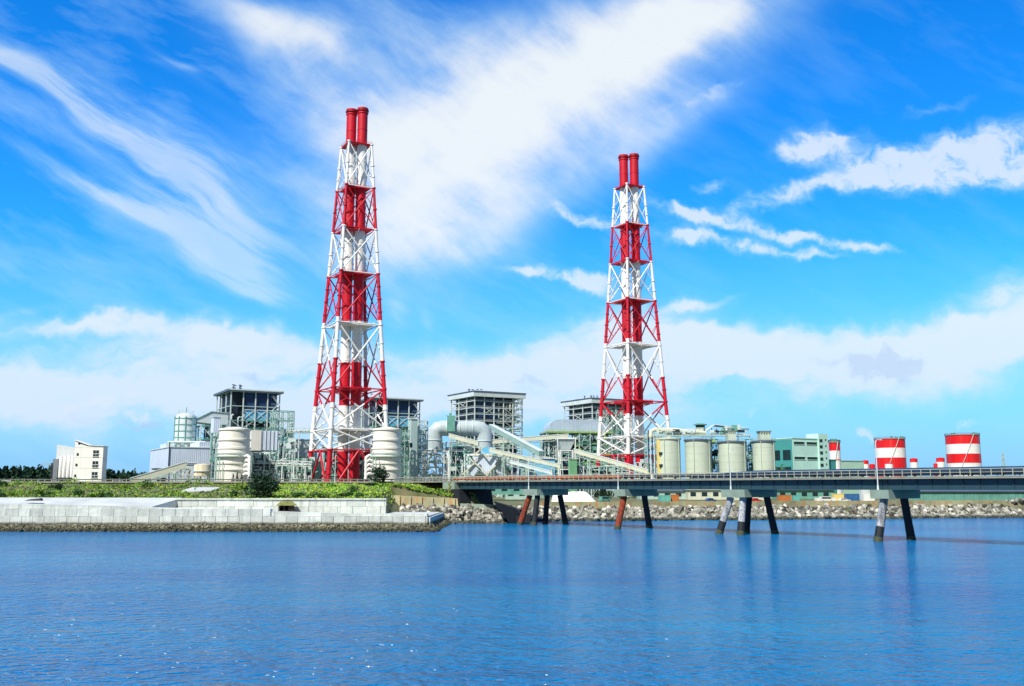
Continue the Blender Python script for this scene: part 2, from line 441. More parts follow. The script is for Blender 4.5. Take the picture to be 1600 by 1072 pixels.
# behind the camera the sky is plain, dimmed to weaken the fill light
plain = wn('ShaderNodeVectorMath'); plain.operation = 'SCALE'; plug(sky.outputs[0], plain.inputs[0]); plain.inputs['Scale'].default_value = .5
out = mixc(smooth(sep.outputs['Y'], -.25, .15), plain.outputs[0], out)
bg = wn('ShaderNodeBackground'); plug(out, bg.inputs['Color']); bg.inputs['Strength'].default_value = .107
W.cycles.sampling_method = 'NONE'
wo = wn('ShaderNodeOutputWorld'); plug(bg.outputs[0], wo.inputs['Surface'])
S.view_settings.view_transform = 'Standard'; S.view_settings.look = 'None'; S.view_settings.gamma = 1.0
S.view_settings.exposure = 0.3

# ------------------------------------------------------------------ the land and the sea
def sstep(a, b, x):
    t = min(1, max(0, (x - a) / (b - a)))
    return t * t * (3 - 2 * t)
def shore(x):
    """distance of the waterline"""
    if x < -22: return 262 + 0 * x
    return 312 + 51 * min(1.3, max(0, (x + 22) / 212)) + 2.2 * math.sin(x * .13)
def hsh(x, y):
    return .35 * math.sin(x * .21 + 1.3) * math.sin(y * .17) + .2 * math.sin(x * .53 + y * .4)
def land(x, y):
    s = shore(x)
    r = -4 + 4 * sstep(s - 8, s, y) + 4.4 * sstep(s, s + 15, y) + 1.0 * sstep(s + 15, s + 40, y)
    right = r if y < s + 40 else 5.4 + .6 * sstep(s + 40, s + 120, y)
    if x < -22: right = 3.0 * sstep(255, 262, y) - 2
    left = right
    bx = sstep(-12, -24, x)
    if y > 277:
        lf = 7.7 + 3.9 * sstep(281, 334, y) + .7 * sstep(334, 340, y) - 6.6 * sstep(372, 420, y)
        lf += hsh(x, y) * (sstep(284, 292, y) - sstep(334, 340, y))
        lf -= 2.6 * sstep(-36, -20, x) * (1 - sstep(338, 341, y))
        # the bank ends above the dark abutment
        end = sstep(-8, -14, x) if y > 321.5 else sstep(-37, -41, x)
        base = r if x >= -22 else 1.0 + 3.2 * sstep(303, 318, y)
        if y < 280.2 and x > -205: lf = 3.2
        return base + (lf - base) * end if y < 372 else max(lf * end + right * (1 - end), 5.4)
    if y > 262 and x < -22: return 2.6
    return left if x >= -22 else -2.0 + sstep(255, 262, y)
def axis(*segs):
    out = []
    for a, b, n in segs: out += [a + (b - a) * i / n for i in range(n)]
    return out + [segs[-1][1]]
gx = axis((-9000, -1000, 6), (-1000, -200, 14), (-200, 240, 150), (240, 1000, 14), (1000, 9000, 6))
gy = axis((255, 430, 125), (430, 1000, 14), (1000, 12000, 10))
g = MB()
nx = len(gx)
g.v = [(x, y, land(x, y)) for y in gy for x in gx]
g.f = [(j * nx + i, j * nx + i + 1, (j + 1) * nx + i + 1, (j + 1) * nx + i) for j in range(len(gy) - 1) for i in range(nx - 1)]
g.m = [0] * len(g.f)
m, nt, b = nodes_of('bank_and_yard')
N, L = nt.nodes.new, nt.links.new
geo = N('ShaderNodeNewGeometry'); n1 = N('ShaderNodeTexNoise'); n1.inputs['Scale'].default_value = .12; n1.inputs['Detail'].default_value = 8; n1.inputs['Roughness'].default_value = .7
L(geo.outputs['Position'], n1.inputs['Vector'])
cr = N('ShaderNodeValToRGB'); cr.color_ramp.elements[0].position = .35; cr.color_ramp.elements[0].color = (.05, .09, .02, 1)
cr.color_ramp.elements[1].position = .65; cr.color_ramp.elements[1].color = (.20, .18, .10, 1)
L(n1.outputs['Fac'], cr.inputs['Fac']); L(cr.outputs['Color'], b.inputs['Base Color']); b.inputs['Roughness'].default_value = .95
setting('ground', g, m)

w = MB(); w.v = [(-12000, -3000, 0), (12000, -3000, 0), (12000, 14000, 0), (-12000, 14000, 0)]; w.f = [(0, 1, 2, 3)]; w.m = [0]
m, nt, b = nodes_of('sea_water')
N, L = nt.nodes.new, nt.links.new
geo = N('ShaderNodeNewGeometry')
def wnoise(scale, sx, sy, detail, rot=0.0, rough=.6):
    mp = N('ShaderNodeMapping'); mp.inputs['Scale'].default_value = (sx, sy, 1); mp.inputs['Rotation'].default_value = (0, 0, rot)
    L(geo.outputs['Position'], mp.inputs['Vector'])
    n = N('ShaderNodeTexNoise'); n.inputs['Scale'].default_value = scale; n.inputs['Detail'].default_value = detail; n.inputs['Roughness'].default_value = rough
    L(mp.outputs['Vector'], n.inputs['Vector'])
    return n.outputs['Fac']
a1 = wnoise(1.0, .6, 1.0, 2.5, R(10), .55); a2 = wnoise(2.1, .6, 1.0, 2, R(-15), .5)
ad = N('ShaderNodeMath'); ad.operation = 'MULTIPLY_ADD'; L(a2, ad.inputs[0]); ad.inputs[1].default_value = .4
a3 = wnoise(.22, .5, 1.0, 1, R(20), .5); ad0 = N('ShaderNodeMath'); ad0.operation = 'MULTIPLY_ADD'; L(a3, ad0.inputs[0]); ad0.inputs[1].default_value = 1.0; L(a1, ad0.inputs[2]); L(ad0.outputs[0], ad.inputs[2])
bp = N('ShaderNodeBump'); bp.inputs['Strength'].default_value = 1.0; bp.inputs['Distance'].default_value = WAVE
L(ad.outputs[0], bp.inputs['Height']); L(bp.outputs['Normal'], b.inputs['Normal'])
big = wnoise(.018, .5, 1.0, 3)
crw = N('ShaderNodeValToRGB'); crw.color_ramp.elements[0].position = .38; crw.color_ramp.elements[0].color = WATER_A
crw.color_ramp.elements[1].position = .64; crw.color_ramp.elements[1].color = WATER_B
L(big, crw.inputs['Fac']); L(crw.outputs['Color'], b.inputs['Base Color'])
b.inputs['Roughness'].default_value = .15; b.inputs['IOR'].default_value = 1.33
b.inputs['Specular IOR Level'].default_value = WSPEC
setting('sea_water', w, m)

# ------------------------------------------------------------------ plants
def tuft_cloud(mb, pts, size, rg, flat=.35, n=1):
    """leaf clumps: bent pairs of small faces turned every way"""
    for p in pts:
        for _ in range(n):
            s = size * rg.uniform(.6, 1.35)
            d = Vector((rg.gauss(0, 1), rg.gauss(0, 1), rg.gauss(.5, .8))).normalized()
            a = d.cross(Vector((rg.gauss(0, 1), rg.gauss(0, 1), rg.gauss(0, 1)))).normalized()
            b2 = d.cross(a)
            c = Vector(p)
            k = rg.uniform(.35, .7)
            mb.add([c - a * s * .5, c - b2 * s * k * .5 + d * s * flat * .4, c + a * s * .5, c + b2 * s * k * .5 + d * s * flat * .2], [(0, 1, 2, 3)])
def crown_points(n, r, h, rg, conical=False):
    pts = []
    while len(pts) < n:
        if conical:
            t = rg.random() ** 1.6
            rr = r * (1 - t) ** .8 * (1.15 if int(t * 9) % 2 else .8)
            ph = rg.uniform(0, 6.283); q2 = rg.random() ** .4
            pts.append((rr * q2 * math.cos(ph), rr * q2 * math.sin(ph), h * (.12 + .88 * t)))
        else:
            p = Vector((rg.gauss(0, 1), rg.gauss(0, 1), rg.gauss(0, 1))).normalized() * rg.random() ** .35
            lump = 1 + .25 * math.sin(p.x * 5 + 1) * math.cos(p.y * 4) + .2 * math.sin(p.z * 6 + p.x * 3)
            pts.append((p.x * r * lump, p.y * r * lump, h * (.5 + .5 * p.z * lump)))
    return pts
def make_tree(name, label, group, kind, h, r, seed, n=420, leaf=LEAFC, size=.9, trunk=.22):
    rg = random.Random(seed)
    t = thing(name, label, 'tree' if 'tree' in name else 'bush', group=group)
    k = MB(); k.tube((0, 0, -.5), (0, 0, h * .55), trunk, trunk * .5, 7)
    for i in range(6):
        z = h * (.2 + .08 * i); ph = i * 2.4
        k.tube((0, 0, z), (r * .55 * math.cos(ph), r * .55 * math.sin(ph), z + h * .16), trunk * .4, trunk * .12, 5)
    k.build('trunk', BARK, t)
    c = MB(); tuft_cloud(c, crown_points(n, r, h, rg, kind == 'cone'), size, rg)
    c.build('crown', leaf, t)
    return t
GREENB = mat('yellow_leaves', (.34, .33, .05), .65, .4, .3, island=.5)
# far conifers left of and behind the office
NEEDLE = []
for i in range(5):
    NEEDLE.append(make_tree('conifer_tree', '', '', 'cone', 12, 3.4 + .3 * i, 40 + i, 620, size=1.7))
ROUNDT = [make_tree('broadleaf_tree', '', '', 'ball', 9, 4.2, 60 + i, 620, LEAFD, 1.6) for i in range(3)]
def place(src, loc, sc, label, group, name=None):
    c = copy_tree(src, label=label, group=group)
    c.location = loc; c.scale = (sc[0], sc[0], sc[1]); c.rotation_euler = (0, 0, rnd.uniform(0, 6.28))
    return c
row = []
for k in range(34): row.append((-40 + k * 3.7, 470 + (k % 2) * 40 + rnd.uniform(-15, 25), 0))
for k in range(19): row.append((160 + k * 3.5, 520 + (k % 2) * 35 + rnd.uniform(-15, 25), 1))
row.append((66, 440, 0))
row += [(232, 560, 1), (205, 500, 1)]
for i, (px, Y, side) in enumerate(row):
    px += rnd.uniform(-2, 2)
    top = (732 + rnd.uniform(-2.5, 4)) if not side else (737 + rnd.uniform(-3, 4) + max(0, px - 190) * .12)
    conif = rnd.random() < .72
    h = Z(top, Y) - G
    lab = (('dark slender conifer in the tree belt on the far left of the white office block', 'dark rounded broadleaf tree in the belt left of the white office block') if not side else
           ('dark conifer in the tree belt between the office block and the pale blue plant hall', 'dark rounded tree in the belt between the office block and pale blue hall'))[0 if conif else 1]
    grp = ('conifers ' if conif else 'round trees ') + ('left of the office block' if not side else 'right of the office block')
    src = rnd.choice(NEEDLE if conif else ROUNDT)
    place(src, (X(px, Y), Y, G), (rnd.uniform(.9, 1.25) * (1.1 if conif else 1.05), h / (12 if conif else 9)), lab, grp)
for o in NEEDLE + ROUNDT:
    for ch in list(o.children): bpy.data.objects.remove(ch)
    bpy.data.objects.remove(o)
# the two big dark bushes on the bank, and three little firs
Yb = 287
t = make_tree('round_bush', 'big dark green bush, wider of the two on the bank, right of the left vessel', None, 'ball', Z(737, Yb) - 7.4, 4.9, 5, 3000, LEAFD, .7)
t.location = (X(412, Yb), Yb, 7.4)
Yb = 338
t = make_tree('round_bush', 'smaller dark bush by the road edge in front of the right banded vessel', None, 'ball', Z(727, Yb) - 12.2, 3.1, 6, 1700, LEAFD, .62)
t.location = (X(593.5, Yb), Yb, 12.3)
t = make_tree('round_bush', 'small yellowish bush at the bank corner above the bridge abutment', None, 'ball', 3.4, 1.7, 8, 700, GREENB, .5)
t.location = (X(707, 324), 324, 9.6)
for i, (px, top, lab) in enumerate(((363.5, 740, 'leftmost of the small dark firs at the foot of the left banded vessel'), (370, 737.5, 'tallest middle one of the small dark firs below the left banded vessel'), (377, 741, 'right one of the small dark firs nearest the big dark bush'))):
    t = make_tree('fir_tree', lab, 'small firs below the left banded vessel', 'cone', Z(top, 362) - 12.0, 1.0, 80 + i, 200, LEAFD, .5, .1)
    t.location = (X(px, 362), 362, 12.0)
def scrub_leaf(name, stops):
    m, nt, b = nodes_of(name)
    N, L = nt.nodes.new, nt.links.new
    geo = N('ShaderNodeNewGeometry'); n1 = N('ShaderNodeTexNoise'); n1.inputs['Scale'].default_value = .16; n1.inputs['Detail'].default_value = 6; n1.inputs['Roughness'].default_value = .75
    L(geo.outputs['Position'], n1.inputs['Vector'])
    ad = N('ShaderNodeMath'); ad.operation = 'MULTIPLY_ADD'; L(geo.outputs['Random Per Island'], ad.inputs[0]); ad.inputs[1].default_value = .30; L(n1.outputs['Fac'], ad.inputs[2])
    cr = N('ShaderNodeValToRGB'); e = cr.color_ramp.elements
    e[0].position, e[0].color = stops[0]; e[1].position, e[1].color = stops[-1]
    for p, c in stops[1:-1]: k = e.new(p); k.color = c
    L(ad.outputs[0], cr.inputs['Fac']); L(cr.outputs['Color'], b.inputs['Base Color']); b.inputs['Roughness'].default_value = .7
    return m
GREENS = scrub_leaf('scrub_leaves', [(.38, (.012, .035, .010, 1)), (.50, (.035, .10, .012, 1)), (.60, (.09, .24, .016, 1)), (.74, (.26, .42, .025, 1)), (.86, (.26, .17, .05, 1))])
BRIGHT = scrub_leaf('grass_blades', [(.36, (.05, .14, .012, 1)), (.50, (.17, .42, .02, 1)), (.70, (.34, .56, .03, 1)), (.92, (.42, .36, .07, 1))])
rg = random.Random(3)
c = MB(); pts = []
for _ in range(17000):
    x = rg.uniform(-200, -16); y = 280 + 58 * rg.random() ** 1.15
    if -101 < x < -90 and 306 < y < 318: continue
    if -78 < x < -28 and y > 300: continue
    if x > -48 and land(x, y) < 5.2: continue
    z = land(x, y); bush = max(0, math.sin(x * .31 + y * .2) + math.sin(x * .13 - y * .11 + 2) - .2)
    hh = (.25 + bush * 1.25) * rg.random() ** .6
    pts.append((x, y, z + hh))
for _ in range(2200):
    x, y = rg.uniform(-44, -12), rg.uniform(321, 325.5)
    if land(x, y) > 5.6: pts.append((x, y, land(x, y) + .1 + .5 * rg.random()))
tuft_cloud(c, pts, .8, rg)
o = c.build('scrub', GREENS); o['kind'] = 'stuff'
c = MB(); pts = []
for _ in range(9000):
    x = rg.uniform(-80, -9); y = rg.uniform(282, 339)
    if x > -48 and land(x, y) < 5.2: continue
    if y < 300 + (x + 80) * .05 and rg.random() < .5: continue
    bush = max(0, math.sin(x * .25 + y * .15) + math.sin(x * .45 - y * .1)) * .5
    pts.append((x, y, land(x, y) + (.25 + bush) * rg.random()))
tuft_cloud(c, pts, .7, rg)
o = c.build('grass', BRIGHT); o['kind'] = 'stuff'
MIDB = mat('bush_leaves', (.045, .12, .018), .65, .45, .4, island=.6)
BANK = [make_tree('shrub', '', '', 'ball', 2.2, 1.5, 120 + i, 420, (MIDB, LEAFD, MIDB, GREENS)[i], .55, .08) for i in range(4)]
for k in range(40):
    x, y = rnd.uniform(-190, -34), rnd.uniform(283, 330)
    if x > -42 and y < 323 or -72 < x < -64 and y < 296 or -103 < x < -88: continue
    left = x < -78
    place(rnd.choice(BANK), (x, y, land(x, y) - .2), (rnd.uniform(.8, 1.9), rnd.uniform(.6, 1.15)),
          'low green shrub in the scrub on the bank left of the big dark bush' if left else 'low green shrub in the bright grass right of the big dark bush', 'shrubs left of the big dark bush' if left else 'shrubs right of the big dark bush')
for o in BANK:
    for ch in list(o.children): bpy.data.objects.remove(ch)
    bpy.data.objects.remove(o)
# ------------------------------------------------------------------ the two stack towers
TY = 500.0
BANDS = [Z(py, TY) for py in (705, 634, 567, 503, 431, 362, 297, 228)]     # where white turns to red and back
ZTOP = Z(171, TY)
def tower_r(z):
    """distance of a leg from the axis"""
    pts = [(G, 69.5), (Z(673, TY), 63.5), (Z(568, TY), 54.5), (Z(431, TY), 43.5), (Z(230, TY), 27.5)]
    for (z0, r0), (z1, r1) in zip(pts, pts[1:]):
        if z <= z1 or (z1, r1) == pts[-1]:
            return (r0 + (r1 - r0) * (z - z0) / (z1 - z0)) * TY / K
def band(z):
    """1 = red"""
    k = sum(1 for b in BANDS if z > b)
    return 1 if k % 2 == 0 else 0
def split_tube(mb, p, q, r0, r1, n=8, mi=None):
    p, q = Vector(p), Vector(q)
    ts = sorted([0, 1] + [(b - p.z) / (q.z - p.z) for b in BANDS if abs(q.z - p.z) > .5 and 0 < (b - p.z) / (q.z - p.z) < 1])
    for a, b in zip(ts, ts[1:]):
        za = p.z + (q.z - p.z) * (a + b) / 2
        mb.tube(p.lerp(q, a), p.lerp(q, b), r0 + (r1 - r0) * a, r0 + (r1 - r0) * b, n, band(za) if mi is None else mi)
def leg_at(k, z):
    a = R(-16 + 90 * k); r = tower_r(z)
    return Vector((r * math.cos(a), r * math.sin(a), z))
PLATS = [Z(py, TY) for py in (673, 610, 510, 431, 362, 297, 229)]
def make_tower(label):
    t = thing('chimney_tower', label, 'chimney', group='red and white chimney towers')
    zl = sorted(set([G] + [Z(py, TY) for py in (705, 673, 641, 610, 567, 510, 470, 431, 396, 362, 330, 297, 262, 229)]))
    legs = []
    for k in range(4):
        mb = MB()
        for a, b in zip(zl, zl[1:]):
            ra = 1.25 - .66 * (a - G) / (PLATS[-1] - G); rb = 1.25 - .66 * (b - G) / (PLATS[-1] - G)
            split_tube(mb, leg_at(k, a), leg_at(k, b), ra, rb, 12)
            d = (leg_at(k, b) - leg_at(k, a)).normalized()
            mb.tube(leg_at(k, b) - d * .35, leg_at(k, b) + d * .35, rb + .35, None, 12, band(b))
            mid = (leg_at(k, a) + leg_at(k, b)) / 2
            if b - a > 12: mb.tube(mid - d * .3, mid + d * .3, (ra + rb) / 2 + .3, None, 12, band(mid.z))
        mb.tube((leg_at(k, G).x, leg_at(k, G).y, G - .5), (leg_at(k, G).x, leg_at(k, G).y, G + 1.2), 2.2, 1.9, 12, 0)
        mb.build('leg', [WHITE, RED], t, 40)
    # bracing, one part for each face of each storey
    storeys = [G, Z(705, TY)] + PLATS
    for i, (za, zb) in enumerate(zip(storeys, storeys[1:])):
        r = .50 - .03 * i
        for k in range(4):
            mb = MB()
            A, B, C, D = leg_at(k, za), leg_at((k + 1) % 4, za), leg_at(k, zb), leg_at((k + 1) % 4, zb)
            mid = (C + D) / 2
            if i == 0:
                split_tube(mb, A, (C + D) / 2, r, r); split_tube(mb, B, (C + D) / 2, r, r)
            else:
                split_tube(mb, A, D, r, r); split_tube(mb, B, C, r, r)
            mb.tube(C, D, r * .8, None, 8, band(zb + .5) if i else 1)
            if i >= 1:
                X0 = (A + B + C + D) / 4
                for e, f in ((A, C), (B, D)):
                    split_tube(mb, (e + f) / 2, (e * .5 + X0 * .5), r * .5, r * .5, 6)
                    split_tube(mb, (e + f) / 2, (f * .5 + X0 * .5), r * .5, r * .5, 6)
                # light struts in to the flues
                split_tube(mb, mid, Vector((mid.x * .28, mid.y * .28, zb - 3)), r * .5, r * .5, 6)
            mb.build('cross_brace', [WHITE, RED], t, 40)
    # platforms round the flues
    for i, z in enumerate(PLATS):
        mb = MB()
        a4 = [leg_at(k, z) * .62 for k in range(4)]
        if i >= 2: a4 = [leg_at(k, z) * (.8 if i < 6 else 1.02) for k in range(4)]
        for v in a4: v.z = z
        c = band(z + 1) if i not in (1,) else 1
        c = {0: 0, 1: 1, 2: 0, 3: 1, 4: 1, 5: 1, 6: 1}[i]
        up = Vector((0, 0, .35))
        mb.hexa([v - up for v in a4], [v + up for v in a4], c)
        for k in range(4):
            for s in range(7):
                p = a4[k].lerp(a4[(k + 1) % 4], s / 6)
                mb.bar(p + up, p + up + Vector((0, 0, 1.1)), .09, None, c)
            for hz in (.6, 1.1): mb.bar(a4[k] + up + Vector((0, 0, hz)), a4[(k + 1) % 4] + up + Vector((0, 0, hz)), .08, None, c)
        if i >= 2:
            for k in range(4): mb.tube(leg_at(k, z), Vector((0, 0, z)), .3, None, 6, c)
        mb.build('platform', [WHITE, RED, DRED], t)
    # the pair of flues
    ux = Vector((math.cos(R(-16)), math.sin(R(-16)), 0))
    for s in (-1, 1):
        cx = ux * (3.28 * s)
        mb = MB()
        stops = [G] + BANDS + [ZTOP - 3.2]
        prof, mis = [], []
        for a, b in zip(stops, stops[1:]):
            prof += [(2.72, a)]; mis.append(band((a + b) / 2))
        prof.append((2.72, stops[-1]))
        mb.lathe(prof, 28, (cx.x, cx.y), mis=mis)
        for z in range(int(G) + 8, int(ZTOP) - 10, 9):
            mb.lathe([(2.72, z), (2.83, z + .02), (2.83, z + .3), (2.72, z + .32)], 28, (cx.x, cx.y), band(z))
        fl = mb.build('flue', [WHITE, RED], t, 30)
        cp = MB()
        cp.lathe([(2.72, ZTOP - 3.2), (3.05, ZTOP - 3.1), (3.05, ZTOP - 2.6), (2.8, ZTOP - 2.5), (2.8, ZTOP - 1.8), (3.3, ZTOP - 1.7), (3.3, ZTOP - .9), (3.0, ZTOP - .8), (3.0, ZTOP), (2.6, ZTOP), (2.6, ZTOP - 1)], 28, (cx.x, cx.y), mis=[1, 1, 1, 1, 0, 0, 0, 1, 1, 1])
        cp.build('flue_cap', [DRED, RED], fl, 30)
    mb = MB()
    p0, p1 = leg_at(3, G + 2) * .2, leg_at(3, PLATS[-1]) * .25
    p0.z, p1.z = G + 2, PLATS[-1]
    for e in (-.35, .35): split_tube(mb, p0 + ux * e, p1 + ux * e, .1, .1, 5)
    mb.build('ladder', [WHITE, RED], t)
    return t
t1 = make_tower('nearer and taller-looking chimney tower, twin flues in red and white bands, left of centre')
t1.location = (X(543.5, TY), TY, 0)
t2 = copy_tree(t1, label='farther twin-flue chimney tower rising behind the curved silver hood and concrete silos')
t2.location = (X(992, 573), 573, 0)

# ------------------------------------------------------------------ the bridge
P1 = Vector((77, 202, 0)); STEP = Vector((-23.6, 29.8, 0))
BD = (-STEP).normalized()                     # towards the near right
BN = Vector((BD.y, -BD.x, 0))                 # towards the water side we see
if BN.x > 0: BN = -BN
BRZ = math.atan2(BD.y, BD.x)
SPAN = STEP.length
BW = 10.5
bridge = thing('road_bridge', 'long low bridge with dark blue girders crossing the water to the plant', 'bridge', P1, BRZ)
# local: +x along BD, +y away from us (=-BN), z up
for i in range(-2, 4):
    mb = MB()
    x1, x0 = -SPAN * i + SPAN * 0 - .06, -SPAN * (i + 1) + .06
    for y0 in (0, BW - 1.2):
        mb.box(x0, x1, y0 + .35, y0 + .75, 10.72, 12.75)
        mb.box(x0, x1, y0 + .1, y0 + 1.0, 10.55, 10.72)
        k = 0
        while x0 + 1 + k * 3.2 < x1:
            mb.box(x0 + 1 + k * 3.2, x0 + 1.09 + k * 3.2, y0 + .14, y0 + .35, 10.72, 12.75); k += 1
    mb.box(x0, x1, 1.15, BW - 1.25, 11.3, 12.7)
    mb.build('girder', GIRD, bridge)
mb = MB(); mb.box(-5.0 * SPAN, 2 * SPAN, -.75, BW + .8, 12.754, 13.05); mb.build('deck_slab', DECKE, bridge)
for y0 in (-.78, BW + .3):
    mb = MB(); mb.box(-5.0 * SPAN, 2 * SPAN, y0, y0 + .4, 13.054, 13.25); mb.build('kerb', DECKE, bridge)
post = MB(); post.box(-.06, .06, -.06, .06, 13.254, 14.6)
postm = post.mesh('railing_post', RAILP)
for y0 in (-.55, BW + .55):
    for i in range(-2, 5):
        mb = MB()
        x0, x1 = -SPAN * (i + 1), -SPAN * i
        for z in (13.95, 14.6): mb.tube((x0, y0, z), (x1 - .02, y0, z), .045 if z < 14.5 else .075, None, 6)
        rl = mb.build('railing', RAILP, bridge)
        if y0 < 0:
            n = 19
            for k in range(n):
                o = bpy.data.objects.new('railing_post', postm); COL.objects.link(o); o.parent = rl
                o.location = (x0 + (k + .5) * SPAN / n, y0, 0)
def bl(x, y, z=0):
    """bridge-local to place"""
    return P1 + BD * x - BN * y + Vector((0, 0, z))
pier_labels = ['bridge pier nearest the camera, two splayed legs under a cap, pale worn front leg', 'second bridge pier from the right, standing on four splayed legs',
               'third bridge pier from the right, two splayed legs, orange-stained front leg', 'bridge pier closest to the abutment, four legs with one bright orange']
for i in range(4):
    four = i % 2 == 1
    t = thing('bridge_pier', pier_labels[i], 'bridge pier', bl(-SPAN * i, 0), BRZ, 'bridge piers in the water')
    hx = 3.5 if four else 2.1
    mb = MB()
    mb.hexa([(-hx, -1.1, 8.75), (hx, -1.1, 8.75), (hx, BW + .6, 8.75), (-hx, BW + .6, 8.75)], [(-hx, -1.25, 10.545), (hx, -1.25, 10.545), (hx, BW + .8, 10.545), (-hx, BW + .8, 10.545)])
    mb.build('cap', CAPC, t)
    bx = MB(); bx.box(-.9, .9, .1, 1.0, 10.3, 10.55)
    spots = [(-2.0, .6, -4.6, -1.9), (1.6, .6, 1.9, -1.4), (-2.0, BW - 3, -4.0, BW - 2.4), (2.2, BW - 1.6, 3.2, BW + .2)] if four else [(0, .6, -.8, -1.9), (0, BW - 2.2, .3, BW - .4)]
    mats = [[PILEC, PILED], [PILEC, PILEC, PILED, PILED], [PILEO, PILED], [PILEO, PILED, PILED, PILED]][i]  # black legs: the shade below the deck is in their colour
    for k, (xa, ya, xb, yb) in enumerate(spots):
        mb = MB(); top = Vector((xa, ya, 8.75)); bot = Vector((xb, yb, -1.5))
        q1 = top.lerp(bot, (8.75 - 3.0) / 10.25); q2 = top.lerp(bot, (8.75 - .9) / 10.25)
        mb.tube(q1, top, .82, None, 14, 0); mb.tube(q2, q1, .88, .86, 14, 1); mb.tube(bot, q2, .98, .92, 14, 2)
        mb.build('leg', [mats[k], PILED if mats[k] is not PILEO else PILEO, WEED], t, 40, {PILEO: 'rusty orange leg', PILED: 'leg coloured black for the deck shade', PILEC: 'worn pale grey leg'}[mats[k]])
# the abutment where the bridge meets the bank
t = thing('bridge_abutment', 'dark concrete abutment block under the shore end of the bridge', 'abutment', bl(-SPAN * 4, 0), BRZ)
mb = MB(); mb.hexa([(-7, -1.5, 2), (3.0, -1.5, 2), (3.0, BW + 2, 2), (-7, BW + 2, 2)], [(-7, -1.0, 10.5), (1.0, -1.0, 10.5), (1.0, BW + 2, 10.5), (-7, BW + 2, 10.5)])
mb.build('block', PILED, t)
mb = MB(); mb.box(-8, -1.2, -1.2, BW + 2.2, 10.504, 12.7); mb.build('bearing_shelf', CAPC, t)
t = thing('landing_block', 'black concrete landing block on the rocks beside the four-legged orange pier', 'block')
mb = MB(); mb.hexa([(X(800, 303), 303, -1), (X(832, 300), 300, -1), (X(826, 306), 306, -1), (X(800, 310), 310, -1)], [(X(772, 303), 303, 6.6), (X(806, 300), 300, 4.6), (X(806, 306), 306, 4.9), (X(772, 310), 310, 6.8)]); mb.build('block', PILED, t)
mb = MB(); mb.box(X(806, 300), X(829, 300), 299, 299.9, .2, 2.4); mb.build('fender', PILED, t)
# lamps on the bridge and road
def lamp(loc, rz, h, label):
    t = thing('street_lamp', label, 'street lamp', loc, rz, 'street lamps along the bridge and road')
    mb = MB(); mb.tube((0, 0, 0), (0, 0, .9), .24, .2, 8); mb.tube((0, 0, .9), (0, 0, h - .9), .13, .085, 8); mb.build('pole', LAMPM, t, 40)
    mb = MB(); mb.path([(0, 0, h - .9), (0, .08, h - .45), (0, .35, h - .12), (0, .8, h), (0, 1.7, h + .06)], .07, 6); mb.build('arm', LAMPM, t, 40)
    mb = MB(); mb.hexa([(-.18, 1.6, h - .1), (.18, 1.6, h - .1), (.13, 2.5, h - .02), (-.13, 2.5, h - .02)], [(-.12, 1.6, h + .12), (.12, 1.6, h + .12), (.08, 2.5, h + .1), (-.08, 2.5, h + .1)]); mb.build('lamp_head', LAMPM, t)
    return t
for i, lab in enumerate(('tall bent-arm street lamp at the bridge pier nearest the camera', 'street lamp at the second pier from the right, in front of a silo', 'street lamp at the third pier, before the sloping conveyor', 'street lamp at the orange-legged pier near the abutment')):
    p = bl(-SPAN * i - (.6 if i else .3), -1.05, 10.55)
    lamp(p, BRZ, 10.4 if i == 0 else 9.6, lab)
for px, Yl, zb, h, lab in ((702, 327, 12.5, 9.6, 'street lamp at the shore end of the bridge above the abutment'), (523, 341, 12.9, 9.4, 'street lamp on the bank road before the red tower feet'), (455, 342, 12.9, 9.4, 'street lamp on the bank road right of the big dark bush'), (335, 344, 12.9, 9.0, 'street lamp on the bank road below the left banded vessel')):
    lamp((X(px, Yl), Yl, zb), R(0), h, lab)
# covered conveyor and pipes along the far side of the deck
t = thing('bridge_conveyor', 'dark blue covered conveyor running along the far side of the bridge deck', 'conveyor', P1, BRZ)
mb = MB(); xa, xb = -1.55 * SPAN, 2 * SPAN
poly = [(BW - 3.2, 13.5), (BW - .8, 13.5), (BW - .8, 14.6), (BW - 1.3, 15.15), (BW - 2.7, 15.15), (BW - 3.2, 14.6)]
n = len(poly); segs = [xa + (xb - xa) * k / 40 for k in range(41)]
for a, b in zip(segs, segs[1:]):
    sh = lambda x: 0.0 if x > xa + 20 else -1.2 * (1 - (x - xa) / 20)
    vs = [(a, y, z + sh(a)) for y, z in poly] + [(b - .08, y, z + sh(b)) for y, z in poly]
    mb.add(vs, [tuple(range(n)), tuple(range(2 * n - 1, n - 1, -1))] + [(i, n + i, n + (i + 1) % n, (i + 1) % n) for i in range(n)])
mb.build('cover', BPIPE, t)
mb = MB()
for k in range(40):
    x = xa + (xb - xa) * (k + .5) / 40
    for y in (BW - 3.0, BW - 1.0): mb.bar((x, y, 13.05), (x, y, 13.6), .2)
mb.build('trestle', GSTEEL, t)
for r, y, z, m, xa, xb, nm, lab in ((.42, 3.2, 13.9, RUST, -4.2 * SPAN, -2.1 * SPAN, 'rusty_pipeline', 'rust-red pipe lying on the shore end of the bridge deck'),
                                     (.38, 4.6, 14.0, DARK, -2.6 * SPAN, 2 * SPAN, 'dark_pipeline', 'dark pipe along the middle of the bridge deck')):
    mb = MB(); mb.tube((xa, y, z), (xb, y, z), r, None, 12)
    x = xa + 1
    while x < xb:
        mb.tube((x, y, z), (x + .25, y, z), r + .12, None, 12); mb.box(x + .4, x + .7, y - .3, y + .3, 13.1, z - r + .03); x += 6
    o = mb.build(nm, m, None, 40); o.location = P1; o.rotation_euler = (0, 0, BRZ)
    tag(o, lab, 'pipeline')
